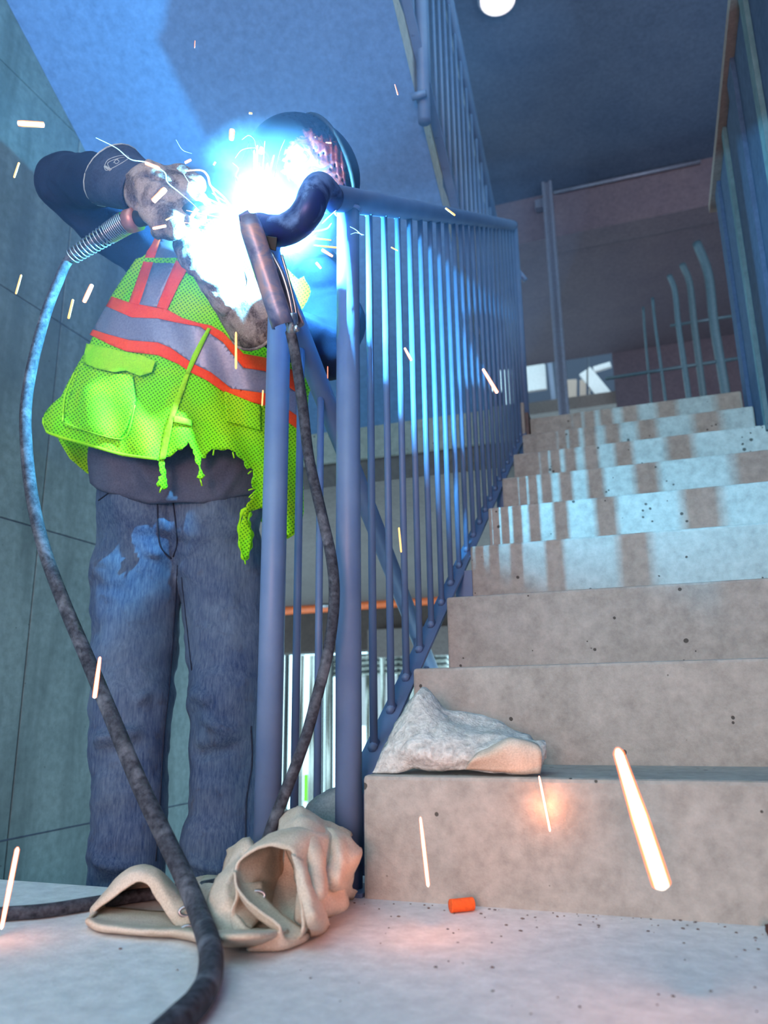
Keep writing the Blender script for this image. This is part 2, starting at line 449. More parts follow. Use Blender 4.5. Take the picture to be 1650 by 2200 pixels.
# ------------------------------------------------------------------ cloth, leather, denim
def fabric(name, c, c2=None, nscale=14, weave=260, rough=.9, b=.25, var=.15, lo=.38, hi=.64):
    M = NT(name); f = M.noise(nscale, 6, .6, dist=.4); g = M.noise(weave, 3, .6)
    c2 = c2 or tuple(min(1, v*(1+2*var)) for v in c)
    base = M.mix(M.ramp(f, [(lo, (0, 0, 0)), (hi, (1, 1, 1))]), c, c2)
    base = M.mix(.3, base, M.ramp(g, [(.3, tuple(v*.6 for v in c)), (.7, tuple(min(1, v*1.3) for v in c2))]))
    M.col(base); M.set(Roughness=rough, Specular_IOR_Level=.15); n1 = M.bump(g, b, .0015); M.bump(f, b, .006, n1); return M.m
def denim():
    M = NT('worn_blue_denim'); mp = M.n('ShaderNodeMapping'); mp.inputs['Scale'].default_value = (1, 1, .12); M.l(M.tc.outputs['Object'], mp.inputs[0])
    st = M.noise(230, 4, .7, mp.outputs[0]); big = M.noise(5, 5, .6, dist=.6); med = M.noise(24, 5, .6, dist=.5)
    base = M.mix(M.ramp(big, [(.36, (0, 0, 0)), (.62, (1, 1, 1))]), lin((44, 66, 104)), lin((92, 110, 134)))
    base = M.mix(.45, base, M.ramp(st, [(.3, lin((34, 50, 82))), (.72, lin((120, 134, 150)))]))
    base = M.mix(M.ramp(med, [(.58, (0, 0, 0)), (.75, (.5, .5, .5))]), base, lin((70, 66, 72)))
    M.col(base); M.set(Roughness=.9, Specular_IOR_Level=.15); n1 = M.bump(st, .25, .001); M.bump(med, .35, .006, n1); return M.m
DENIM = denim()
STITCH = plain('denim_seam', lin((24, 34, 56)), .9)
NAVY = fabric('navy_sweatshirt_fabric', lin((22, 32, 54)), lin((32, 42, 66)), 9)
GREYTEE = fabric('faded_grey_shirt_fabric', lin((70, 76, 96)), lin((92, 96, 114)), 12)
SUEDE = fabric('soiled_grey_suede', lin((58, 46, 48)), lin((160, 140, 130)), 22, 300, .95, .7, lo=.40, hi=.55)
CUFF = fabric('dark_navy_cuff_leather', lin((44, 52, 74)), lin((70, 74, 92)), 12, 200, .8)
TRIM = fabric('pale_cuff_piping', lin((150, 150, 150)), lin((176, 174, 168)), 30)
CANVAS = fabric('undyed_canvas', lin((188, 172, 152)), lin((214, 202, 186)), 10, 420, .95, .5)
BLANKET = fabric('fuzzy_white_blanket', lin((176, 178, 174)), lin((222, 224, 218)), 60, 190, 1, 1.0)
SKIN = fabric('skin', lin((168, 120, 96)), None, 20)
BOOT = plain('brown_boot_leather', lin((74, 56, 44)), .6)
def vestmat():
    M = NT('lime_mesh_fabric'); v = M.n('ShaderNodeTexVoronoi'); v.inputs['Scale'].default_value = 1; v.inputs['Randomness'].default_value = .06
    at = M.n('ShaderNodeAttribute'); at.attribute_name = 'flat'
    mp = M.n('ShaderNodeMapping'); mp.inputs['Rotation'].default_value = (0, 0, .6); M.l(at.outputs['Vector'], mp.inputs[0]); M.l(mp.outputs[0], v.inputs['Vector'])
    hole = M.ramp(v.outputs['Distance'], [(.2, (0, 0, 0)), (.36, (1, 1, 1))])
    f = M.noise(10, 5, .6, dist=.5)
    base = M.mix(M.ramp(f, [(.4, (0, 0, 0)), (.66, (1, 1, 1))]), lin((128, 232, 24)), lin((164, 222, 20)))
    M.col(M.mix(hole, lin((70, 150, 14)), base)); M.set(Roughness=.75, Specular_IOR_Level=.2); n1 = M.bump(hole, .4, .0012); M.bump(f, .3, .006, n1); return M.m
VEST = vestmat()
VTRIM = fabric('lime_edge_binding', lin((140, 226, 30)), lin((170, 230, 40)), 20)
ORANGE = fabric('orange_red_tape', lin((250, 66, 30)), lin((255, 90, 40)), 12, 300, .7)
SILVER = NT('silver_reflective_tape'); g_ = SILVER.noise(220, 3, .6); SILVER.col(SILVER.ramp(g_, [(.3, lin((124, 126, 150))), (.7, lin((146, 148, 168)))])); SILVER.set(Roughness=.45, Metallic=.25); SILVER.bump(g_, .15, .001); SILVER = SILVER.m
CABLE = fabric('scuffed_black_rubber', lin((42, 46, 56)), lin((106, 112, 122)), 26, 120, .7, .3, lo=.5, hi=.68)
STEEL = plain('bright_steel', lin((180, 180, 186)), .3, .9)
COPPER = NT('heat_tinted_copper_brown_steel'); f_ = COPPER.noise(22, 6, .6, dist=.9)
COPPER.col(COPPER.ramp(f_, [(.3, lin((84, 92, 130))), (.5, lin((128, 132, 158))), (.64, lin((180, 150, 150))), (.75, lin((110, 122, 164)))])); COPPER.set(Roughness=.4, Metallic=.25); COPPER.bump(f_, .2, .003); COPPER = COPPER.m
BRASS = plain('pinkish_copper', lin((178, 120, 112)), .4, .5)
BLACK = plain('black_plastic', lin((14, 15, 19)), .65)
HELM = NT('dark_helmet_with_flame_print'); f_ = HELM.noise(30, 5, .6, dist=1.6); g_ = HELM.noise(16, 4, .6, dist=1.2)
HC = P(656, 380, 1.66)
at_ = HELM.n('ShaderNodeVectorMath', operation='DISTANCE'); HELM.l(HELM.tc.outputs['Object'], at_.inputs[0]); at_.inputs[1].default_value = P(688, 348, 1.55)
ad_ = HELM.n('ShaderNodeMath', operation='MULTIPLY_ADD'); HELM.l(g_, ad_.inputs[0]); ad_.inputs[1].default_value = .10; HELM.l(at_.outputs['Value'], ad_.inputs[2])
mk_ = HELM.ramp(ad_.outputs[0], [(.118, (1, 1, 1)), (.124, (0, 0, 0))])
pr_ = HELM.ramp(f_, [(.3, lin((70, 24, 50))), (.45, lin((150, 50, 48))), (.52, lin((190, 84, 60))), (.6, lin((100, 56, 90))), (.72, lin((150, 112, 110)))])
HELM.col(HELM.mix(mk_, lin((12, 20, 44)), pr_)); HELM.set(Roughness=.6, Specular_IOR_Level=.25); HELM = HELM.m
LENS = plain('dark_filter_glass', lin((10, 16, 20)), .1)
ORFOAM = plain('orange_foam', lin((245, 96, 30)), .8, nscale=200)

# ------------------------------------------------------------------ the welder
person = thing('person', 'welder in torn lime safety vest, jeans and gauntlet gloves, one step down behind the railing', 'person', tuple(PY(330, 1990, 1.36)))
def pxr(r_px, s): return r_px/FPX*s
def ch(*pts): return [(np.array(P(x, y, s)), pxr(r, s)) for x, y, s, r in pts]
legL = ch((318, 1120, 1.86, 98), (295, 1220, 1.86, 92), (290, 1400, 1.80, 90), (284, 1500, 1.74, 84), (280, 1590, 1.70, 80), (280, 1700, 1.66, 76), (276, 1800, 1.63, 78), (272, 1960, 1.60, 82))
legR = ch((455, 1120, 1.86, 98), (478, 1220, 1.86, 92), (488, 1400, 1.78, 84), (486, 1500, 1.72, 76), (484, 1590, 1.70, 72), (482, 1700, 1.67, 70), (470, 1800, 1.64, 74), (466, 1960, 1.61, 80))
pelv = ch((315, 1060, 1.87, 96), (385, 1050, 1.88, 100), (460, 1060, 1.87, 98))
def f_jeans(X):
    d = smin(chain(X, legL, .02), chain(X, legR, .02), .012)
    return smin(d, chain(X, pelv, .03), .05)
KL = [(P(205, 1590, 1.62), P(360, 1560, 1.62)), (P(200, 1625, 1.6), P(300, 1600, 1.6)), (P(300, 1500, 1.66), P(370, 1470, 1.66)), (P(200, 1850, 1.55), P(340, 1880, 1.55)), (P(215, 1905, 1.54), P(345, 1850, 1.55)),
      (P(415, 1540, 1.63), P(520, 1580, 1.62)), (P(520, 1580, 1.62), P(560, 1540, 1.66)), (P(415, 1490, 1.66), P(440, 1500, 1.64)), (P(430, 1620, 1.63), P(540, 1600, 1.62)), (P(400, 1850, 1.56), P(530, 1880, 1.56)),
      (P(340, 1080, 1.76), P(372, 1200, 1.76)), (P(390, 1130, 1.77), P(560, 1110, 1.78)), (P(392, 1165, 1.77), P(540, 1160, 1.78)), (P(230, 1170, 1.78), P(340, 1190, 1.77)), (P(395, 1220, 1.78), P(500, 1290, 1.74)), (P(350, 1230, 1.8), P(250, 1300, 1.75))]
KA = [.016, -.012, .009, .010, -.010, .015, .014, .009, -.012, .010, .007, .006, -.006, .006, .007, -.006]
def d_jeans(V, g):
    d = .007*vnoise(V, (9, 9, 14))+.004*vnoise(V, (26, 26, 40), 5)
    for (a, b), k in zip(KL, KA): d += fold(V, a, b, .012, k*1.45)
    return d
jeans = nets_obj('jeans', f_jeans, (-1.55, 1.1, -.75), (-.4, 2.1, .62), .0085, DENIM, person, d_jeans)
bj = bvh_of(jeans)
for i, px in enumerate([[(338, 1075), (340, 1130), (346, 1175), (368, 1200)], [(372, 1080), (378, 1130), (380, 1170), (372, 1196)], [(222, 1032), (248, 1040), (262, 1020)], [(212, 1075), (245, 1050), (268, 1025)],
                        [(382, 1215), (374, 1330), (366, 1450), (352, 1580), (345, 1700), (335, 1850)], [(540, 1560), (542, 1640), (530, 1720), (528, 1830)], [(390, 1240), (400, 1330), (412, 1440)]]):
    stroke('seam', bj, px, .002, STITCH, jeans, .0005)
tube('button', [P(243, 1038, 1.765), P(243, 1038, 1.758)], .005, STEEL, jeans, 10)
def f_body(X):
    k = .02
    d = smin(chain(X, [(a, r*.68) for a, r in legL], k), chain(X, [(a, r*.68) for a, r in legR], k), .02)
    d = smin(d, chain(X, [(a, r*.85) for a, r in pelv], .03), .05)
    d = smin(d, chain(X, [(a, r*.8) for a, r in torso], .03), .05)
    for c in (armR, armL): d = smin(d, chain(X, [(a, r*.8) for a, r in c], .02), .02)
    d = smin(d, sdf_cone(X, NK0, NK1, .058, .055), .02)
    d = smin(d, sdf_ell(X, HC, (.077, .098, .112)), .02)
    d = smin(d, sdf_cone(X, np.array(HC)+np.array((.03, -.088, -.005)), np.array(HC)+np.array((.036, -.112, -.03)), .009, .015), .008)
    for sx in (-1, 1):
        d = smin(d, sdf_ell(X, np.array(HC)+np.array((sx*.078, .005, -.01)), (.012, .02, .032)), .006)
        d = smin(d, sdf_ell(X, np.array(HC)+np.array((.03+sx*.032, -.082, .008)), (.014, .012, .010)), .004)
    return smin(d, sdf_ell(X, np.array(HC)+np.array((.036, -.088, -.062)), (.028, .012, .009)), .006)
torso = ch((385, 1010, 1.88, 108), (400, 900, 1.88, 118), (440, 760, 1.88, 138), (500, 640, 1.88, 150), (540, 590, 1.88, 140))
torso2 = ch((330, 900, 1.88, 95), (370, 700, 1.88, 115), (400, 580, 1.88, 100), (640, 600, 1.84, 95))
torso3 = ch((500, 960, 1.88, 95), (560, 780, 1.88, 115), (620, 640, 1.86, 105))
armR = ch((370, 560, 1.84, 72), (250, 480, 1.83, 76), (145, 392, 1.79, 62), (200, 385, 1.66, 54), (285, 392, 1.52, 42))
armL = ch((680, 620, 1.82, 84), (706, 700, 1.76, 74), (700, 752, 1.68, 62), (640, 728, 1.61, 52), (560, 690, 1.54, 44))
NK0 = P(610, 560, 1.80); NK1 = HC
def f_sweat(X):
    d = smin(chain(X, torso, .03), smin(chain(X, torso2, .03), chain(X, torso3, .03), .04), .04)
    d = smin(d, chain(X, armR, .015), .02); d = smin(d, chain(X, armL, .015), .02)
    d = smin(d, sdf_cone(X, P(600, 580, 1.80), P(650, 500, 1.75), .085, .065), .03)
    hd = chain(X, ch((650, 600, 1.74, 34), (690, 585, 1.70, 30), (730, 600, 1.74, 34)), .02)
    d = smin(d, hd, .012)
    ctr = P(380, 1046, 1.86); nn = np.array(UP)
    return np.maximum(d, -((X-np.array(ctr))@nn))
SF = [(P(100, 420, 1.74), P(200, 450, 1.76)), (P(130, 460, 1.75), P(250, 500, 1.78)), (P(640, 690, 1.56), P(720, 720, 1.62)), (P(640, 760, 1.6), P(715, 790, 1.66)), (P(660, 620, 1.66), P(725, 640, 1.7)), (P(645, 590, 1.66), P(700, 610, 1.66))]
def d_sweat(V, g):
    d = .006*vnoise(V, (9, 9, 9), 3)+.004*vnoise(V, (24, 24, 24), 9)
    for i, (a, b) in enumerate(SF): d += fold(V, a, b, .012, .009*(-1)**i)
    return d
nets_obj('sweatshirt', f_sweat, (-1.75, .95, .30), (-.35, 2.1, 1.5), .009, NAVY, person, d_sweat)
nets_obj('body', f_body, (-1.7, .95, -.75), (-.35, 2.1, 1.55), .011, SKIN, person)
# grey shirt hanging over the waistband
shirt = ch((300, 985, 1.87, 104), (390, 985, 1.87, 118), (480, 990, 1.87, 108))
def f_shirt(X):
    d = chain(X, shirt, .04); d = smin(d, chain(X, ch((310, 1040, 1.86, 106), (390, 1050, 1.86, 116), (470, 1045, 1.86, 104)), .04), .03)
    A = np.array(P(385, 1083, 1.75)); U = np.array(UP); Rr = np.array(RT)
    q = X-A; lim = -(q@U)+ .9*(q@Rr)**2
    return np.maximum(d, lim)
def d_shirt(V, g):
    d = .005*vnoise(V, (12, 12, 12), 8)
    for a, b, k in [((480, 1060, 1.74), (515, 1010, 1.75), .012), ((290, 980, 1.74), (350, 1060, 1.72), .008), ((250, 985, 1.76), (300, 1040, 1.74), -.008), ((400, 1040, 1.72), (470, 1060, 1.73), .006)]:
        d += fold(V, P(*a), P(*b), .012, k)
    return d
nets_obj('shirt', f_shirt, (-1.5, 1.2, .2), (-.5, 2.1, .75), .0085, GREYTEE, person, d_shirt)
for cx, sx in ((272, -1), (466, 1)):       # boots on the second step down
    b0_ = np.array(P(cx, 1985, 1.60)); zb = FZ-2*RISE if b0_[1] > LEDGE+GO else FZ-RISE
    b0_[2] = zb+.055
    def f_boot(X, c=b0_):
        d = sdf_cone(X, c+np.array((0, .03, .09)), c+np.array((0, .03, 0)), .052, .05)
        d = smin(d, sdf_cone(X, c+np.array((0, .02, 0)), c+np.array((.02, -.11, -.012)), .05, .044), .03)
        return np.maximum(d, -(X[..., 2]-c[2]+.055))
    nets_obj('boot', f_boot, b0_-np.array((.13, .25, .1)), b0_+np.array((.13, .15, .2)), .008, BOOT, person)

# --- safety vest: a front and a back shell with torn hem, tapes laid on top
VR = [(440, 545, 215), (500, 525, 215), (560, 500, 230), (650, 480, 250), (750, 430, 262), (850, 392, 272), (920, 375, 286), (1000, 385, 275), (1100, 450, 205), (1220, 520, 150)]
def vrow(y):
    y = min(max(y, VR[0][0]), VR[-1][0]-.01)
    for a, b in zip(VR, VR[1:]):
        if a[0] <= y <= b[0]:
            t = (y-a[0])/(b[0]-a[0]); return a[1]+(b[1]-a[1])*t, a[2]+(b[2]-a[2])*t
def vs(x, y, front=True):
    c, hw = vrow(y); u = min(1, abs((x-c)/hw)); b = math.sqrt(max(0, 1-u**2.4))
    sag = .010*math.sin(x*.035+y*.012)+.008*math.sin(x*.071-y*.02+2)+.012*noise.noise(Vector((x*.012, y*.006, 4)))
    hem = max(0, (y-800)/250)
    if front: return 1.86-.205*b+sag*(.4+hem) + (.02 if y < 560 else 0)
    return 1.86+.15*b+sag*(.4+hem)
def panel(name, poly, mat, parent, off=0.0, step=9, front=True, holes=None, t=.0016, sfun=None):
    sf = sfun or (lambda x, y: vs(x, y, front))
    pts = []
    n = len(poly)
    for i in range(n):
        a = Vector(poly[i]); b = Vector(poly[(i+1) % n]); k = max(1, int((b-a).length/step))
        for j in range(k): pts.append(a.lerp(b, j/k))
    N0 = len(pts); edges = [(i, (i+1) % N0) for i in range(N0)]
    xs = [p.x for p in pts]; ys = [p.y for p in pts]
    def inside(x, y):
        c = False
        for i in range(N0):
            a, b = pts[i], pts[(i+1) % N0]
            if (a.y > y) != (b.y > y) and x < (b.x-a.x)*(y-a.y)/(b.y-a.y)+a.x: c = not c
        return c
    inner = []
    y = min(ys)+step*.5
    while y < max(ys):
        x = min(xs)+step*.5+(step*.5 if int(y/step) % 2 else 0)
        while x < max(xs):
            if inside(x, y): inner.append(Vector((x, y)))
            x += step
        y += step*.87
    vo, eo, fo, *_ = delaunay_2d_cdt(pts+inner, edges, [list(range(N0))[::1]], 1, 1e-4)
    V = [P(v.x, v.y, sf(v.x, v.y)-off) for v in vo]
    o = link(name, V, [tuple(f) for f in fo], mat, parent, True)
    at = o.data.attributes.new('flat', 'FLOAT_VECTOR', 'POINT')
    at.data.foreach_set('vector', [c for v in vo for c in (v.x/6.4, v.y/6.4, 0)])
    solid(o, t, 0); return o
def rag(pts, amp, seed):
    r = random.Random(seed); out = []
    for a, b in zip(pts, pts[1:]):
        a = Vector(a); b = Vector(b); k = max(1, int((b-a).length/6)); nrm = (b-a).normalized(); nrm = Vector((-nrm.y, nrm.x))
        for j in range(k): out.append(tuple(a.lerp(b, j/k)+nrm*r.uniform(-amp, amp)))
    return out
torn = rag([(340, 990), (343, 1012), (348, 1022), (338, 1024), (338, 1047), (358, 1050), (358, 1024), (354, 1010), (352, 988), (372, 976), (395, 962), (406, 948), (414, 966), (421, 986), (426, 1008), (424, 1024), (434, 1030), (440, 1022), (431, 1006), (432, 984), (440, 984), (444, 972), (456, 962), (470, 968), (490, 962), (505, 972), (522, 992), (532, 1005), (545, 1010), (540, 1030), (546, 1052), (538, 1075), (530, 1092)], 3.2, 3)
front = [(334, 492), (300, 545), (268, 592), (237, 640), (212, 700), (190, 745), (168, 782), (146, 822), (132, 852), (112, 868), (96, 888), (92, 905), (100, 928), (124, 941), (200, 962), (262, 980)] + torn + \
    [(524, 1105), (516, 1130), (514, 1160), (520, 1188), (526, 1204), (535, 1192), (540, 1160), (538, 1130), (530, 1115), (536, 1100), (560, 1092), (600, 1090), (618, 1152), (640, 1142), (652, 1100), (650, 1000), (657, 955), (662, 850), (700, 720), (726, 640), (728, 590), (690, 575), (640, 600), (600, 560), (540, 470), (430, 470)]
safety_vest = panel('safety_vest', front, VEST, person)
panel('back_panel', [(334, 492), (268, 592), (237, 640), (190, 745), (150, 830), (128, 870), (126, 945), (150, 985), (185, 1015), (222, 1036), (300, 1040), (420, 1060), (560, 1120), (618, 1158), (645, 1140), (652, 1100), (650, 1000), (662, 850), (700, 720), (726, 640), (728, 590), (640, 500), (540, 470), (430, 470)], VEST, person, front=False, step=16)
vt = safety_vest
def vpan(name, poly, mat, off=.004, lab=None, step=9):
    o = panel(name, poly, mat, vt, off, step)
    if lab: o['label'] = lab
    return o
vpan('shoulder_tape', [(334, 490), (353, 490), (326, 575), (299, 657), (277, 650), (305, 572)], ORANGE)
vpan('shoulder_tape', [(385, 544), (412, 562), (384, 612), (359, 666), (337, 660), (360, 602)], ORANGE)
vpan('reflective_strip', [(353, 492), (378, 500), (386, 543), (360, 602), (337, 660), (299, 657), (326, 575)], SILVER)
vpan('waist_tape', [(240, 637), (278, 650), (320, 658), (361, 666), (392, 683), (427, 694), (453, 699), (479, 714), (523, 760), (569, 768), (640, 800), (640, 845), (569, 797), (523, 790), (479, 735), (449, 715), (431, 702), (379, 693), (339, 684), (283, 682), (228, 658)], ORANGE, .005)
vpan('reflective_strip', [(228, 658), (283, 682), (339, 684), (379, 693), (431, 702), (449, 715), (479, 735), (523, 790), (569, 797), (640, 845), (640, 900), (569, 845), (497, 835), (453, 800), (414, 781), (366, 747), (339, 736), (278, 731), (230, 718), (200, 708)], SILVER, .004)
vpan('waist_tape', [(200, 708), (230, 718), (278, 731), (339, 736), (366, 747), (414, 781), (453, 800), (497, 835), (569, 845), (645, 898), (645, 926), (569, 871), (523, 860), (488, 847), (444, 817), (409, 800), (383, 782), (339, 763), (272, 755), (235, 740), (193, 719)], ORANGE, .005)
vpan('zip_tape', [(446, 704), (453, 706), (436, 742), (418, 780), (408, 802), (398, 802), (414, 762), (432, 728)], VTRIM, .008)
vpan('placket', [(398, 802), (408, 802), (392, 850), (372, 905), (356, 985), (342, 988), (352, 930), (368, 880)], VTRIM, .005)
vpan('pocket_flap', [(186, 738), (300, 762), (334, 776), (326, 800), (300, 808), (270, 796), (245, 800), (210, 792), (178, 780)], VTRIM, .014)
vpan('pocket', [(172, 790), (245, 803), (285, 806), (292, 860), (270, 925), (255, 945), (135, 915), (150, 850)], VEST, .009)
vpan('pocket', [(482, 840), (560, 872), (560, 925), (486, 905)], VEST, .008)
vpan('name_tab', [(375, 893), (412, 902), (412, 915), (372, 907)], VTRIM, .006)
bv = bvh_of(safety_vest)
stroke('hem_binding', bv, [(94, 893), (96, 922), (124, 937), (200, 958), (262, 976), (336, 986)], .0035, VTRIM, vt, .001)
stroke('seam', bv, [(136, 908), (200, 930), (255, 943), (275, 930), (290, 870)], .0015, VTRIM, vt, .010)
stroke('hem_binding', bv, [(160, 800), (140, 850), (135, 905)], .002, VTRIM, vt, .010)
tube('torn_strand', catmull([P(548, 1085, 1.70), P(522, 1098, 1.69), (P(514, 1140, 1.70)), P(518, 1180, 1.70), P(526, 1203, 1.70), P(536, 1180, 1.70), P(541, 1150, 1.70), P(534, 1122, 1.70), P(538, 1100, 1.70)], 5), lambda t: .004+.002*math.sin(t*60), VTRIM, vt, 6)
for x, y, dx, dy in [(347, 1048, -4, 10), (430, 1030, 4, 14), (500, 972, 3, 12), (541, 1012, -8, 6), (546, 1050, -12, 3), (545, 1060, -10, 9), (526, 1204, 1, 8), (460, 966, -2, 12)]:
    tube('torn_strand', [P(x, y, vs(x, y)), P(x+dx*.5, y+dy*.4, vs(x, y)-.004), P(x+dx, y+dy, vs(x, y)-.002)], .0018, VTRIM, vt, 5)
# collar of the vest at the right side of the chest
panel('collar_tape', [(690, 600), (700, 590), (724, 606), (724, 625), (700, 650), (680, 690), (672, 690), (684, 640)], ORANGE, vt, .03, 8)

# --- welding helmet
ax_f = (Vector((-.62, -.62, -.48))).normalized()           # where the face looks
ax_s = ax_f.cross(Vector((0, 0, 1))).normalized(); ax_u = ax_s.cross(ax_f).normalized()
HA = np.array([ax_s, ax_f, ax_u]).T
Hc = np.array(P(652, 374, 1.64))
def f_helm(X):
    d = sdf_ell(X, Hc, (.096, .124, .130), HA)
    chin = sdf_ell(X, Hc+HA@np.array((0, .05, -.08)), (.075, .075, .09), HA)
    d = smin(d, chin, .05)
    q = (X-Hc)@HA
    inner = sdf_ell(X, Hc+HA@np.array((0, -.01, 0)), (.088, .116, .121), HA)
    d = np.maximum(d, -inner)
    return np.maximum(d, -(q[..., 1]+.055))           # open at the back
hl = nets_obj('welding_helmet', f_helm, Hc-.24, Hc+.24, .0075, HELM, person)
tube('helmet_rim', [Vector(Hc+HA@np.array((.088*math.cos(t), -.056, .118*math.sin(t)))) for t in np.linspace(0, 2*math.pi, 40)], .005, BLACK, hl, 8)
nets_obj('hood', lambda X: sdf_ell(X, Hc+HA@np.array((0, -.035, .0)), (.086, .09, .11), HA), Hc-.24, Hc+.24, .01, NAVY, person)
def lensb(w, h, d0, d1, name, mat):
    bm = bmesh.new(); bmesh.ops.create_cube(bm, size=1)
    for v in bm.verts: v.co = Vector(Hc+HA@np.array((v.co.x*w, d0+(v.co.y+.5)*(d1-d0), v.co.z*h+.01)))
    bmesh.ops.bevel(bm, geom=bm.edges[:], offset=.003, segments=2, affect='EDGES'); return fromb(name, bm, mat, hl)
lensb(.11, .085, .10, .122, 'lens_frame', BLACK); lensb(.09, .065, .11, .124, 'filter_lens', LENS)

# --- gloves
rg = thing_r = None
def f_rg(X):
    w0 = P(292, 398, 1.52)
    d = chain(X, ch((300, 405, 1.51, 48), (335, 415, 1.485, 56), (350, 432, 1.475, 54)), .02)          # back of the hand
    fins = [((372, 392, 1.47, 26), (408, 410, 1.455, 22), (432, 440, 1.45, 19), (428, 466, 1.465, 17)),
            ((365, 418, 1.455, 26), (398, 440, 1.435, 22), (412, 472, 1.435, 19), (400, 492, 1.455, 17)),
            ((350, 445, 1.45, 26), (376, 468, 1.43, 22), (380, 492, 1.435, 19), (366, 502, 1.46, 17)),
            ((322, 455, 1.46, 24), (342, 478, 1.44, 20), (346, 494, 1.45, 17), (338, 500, 1.47, 15))]
    for f in fins: d = smin(d, chain(X, ch(*f), .006), .006)
    d = smin(d, chain(X, ch((345, 385, 1.50, 28), (388, 378, 1.50, 22), (425, 398, 1.49, 19)), .006), .008)
    return d
def d_gl(V, g):
    d = .0035*vnoise(V, (30, 30, 30), 2)+.002*vnoise(V, (80, 80, 80), 6)
    for a, b, k in [((300, 370, 1.45), (290, 440, 1.45), -.005), ((330, 380, 1.43), (390, 400, 1.43), -.005), ((350, 440, 1.41), (300, 470, 1.42), -.004), ((318, 350, 1.46), (340, 440, 1.43), .004)]:
        d += fold(V, P(*a), P(*b), .006, k)
    return d
c_ = np.array(P(350, 430, 1.48))
rgl = nets_obj('glove', f_rg, c_-.15, c_+.15, .0042, SUEDE, person, d_gl)
rgl['label'] = 'soiled grey leather glove holding the torch'
def cone_cuff(name, rimc, rimpx, wristpx, s_r, s_w, parent, mat, k=24):
    """gauntlet: ring of rim points to ring of wrist points"""
    rows = []
    for t in np.linspace(0, 1, 8):
        row = []
        for i in range(k):
            a = 2*math.pi*i/k
            rx, ry, ra, rb, rot, sd = rimpx; wx, wy, wa, wb, wrot, wd = wristpx
            def pt(x, y, A, B, ro, s, dd):
                cx, sy = math.cos(a), math.sin(a)
                ox = A*cx*math.cos(ro)-B*sy*math.sin(ro); oy = A*cx*math.sin(ro)+B*sy*math.cos(ro)
                return P(x+ox, y+oy, s+dd*sy)
            p0 = pt(rx, ry, ra, rb, rot, s_r, sd); p1 = pt(wx, wy, wa, wb, wrot, s_w, wd)
            e = t**.8
            row.append(p0.lerp(p1, e))
        rows.append(row)
    V = [p for r in rows for p in r]; n = k
    F = [(r*n+i, r*n+(i+1) % n, (r+1)*n+(i+1) % n, (r+1)*n+i) for r in range(7) for i in range(n)]
    V = wrinkle(V, .003, 14)
    o = link(name, V, F, mat, parent, True); solid(o, .003); return o, rows[0]
cf, rim = cone_cuff('cuff', None, (243, 376, 72, 54, 2.25, -.055), (304, 404, 52, 38, 2.05, -.05), 1.585, 1.51, rgl, CUFF)
tube('cuff_piping', [p for p in rim]+[rim[0]], .0028, TRIM, cf, 8)
bc = bvh_of(cf)
for nm, px, cl in [('printed_mark', [(224, 358), (232, 344), (252, 336), (272, 334), (276, 340), (262, 350), (240, 362), (228, 366), (224, 358)], 0), ('printed_mark', [(244, 350), (250, 343), (256, 347), (250, 352), (246, 347), (254, 341)], 0), ('printed_mark', [(236, 362), (232, 350), (252, 341), (268, 338)], 0)]:
    stroke(nm, bc, px, .0009, TRIM, cf, .004, 5)
panel('printed_mark', [(223, 359), (228, 356), (241, 364), (236, 368)], TRIM, cf, 0, 5, sfun=lambda x, y: (bc.ray_cast(Vector((0, 0, 0)), ray(x, y).normalized())[3] or 1.5)/ray(x, y).length-.003)
# second hand, closer to the arc, with its gauntlet
def f_lg(X):
    d = chain(X, ch((500, 640, 1.530, 48), (470, 585, 1.530, 48), (448, 552, 1.520, 45)), .02)
    fins = [((432, 520, 1.510, 22), (405, 500, 1.510, 19), (388, 486, 1.525, 16)), ((420, 540, 1.495, 22), (398, 522, 1.500, 19), (384, 506, 1.520, 16)),
            ((425, 565, 1.490, 21), (402, 548, 1.495, 18), (386, 530, 1.515, 15)), ((438, 590, 1.490, 19), (415, 575, 1.490, 16), (400, 560, 1.510, 15))]
    for f in fins: d = smin(d, chain(X, ch(*f), .006), .006)
    return smin(d, chain(X, ch((480, 560, 1.510, 24), (470, 520, 1.500, 19), (450, 500, 1.510, 16)), .006), .01)
c_ = np.array(P(450, 560, 1.49))
lgl = nets_obj('glove', f_lg, c_-.17, c_+.17, .0045, SUEDE, person, lambda V, g: .003*vnoise(V, (30, 30, 30), 2)+.002*vnoise(V, (90, 90, 90), 2))
lgl['label'] = 'suede glove brightly lit beside the arc'
cf2, rim2 = cone_cuff('cuff', None, (548, 690, 66, 50, -1.0, -.05), (488, 612, 50, 38, -1.0, -.045), 1.54, 1.53, lgl, SUEDE)
tube('cuff_piping', [p for p in rim2]+[rim2[0]], .003, SUEDE, cf2, 8)

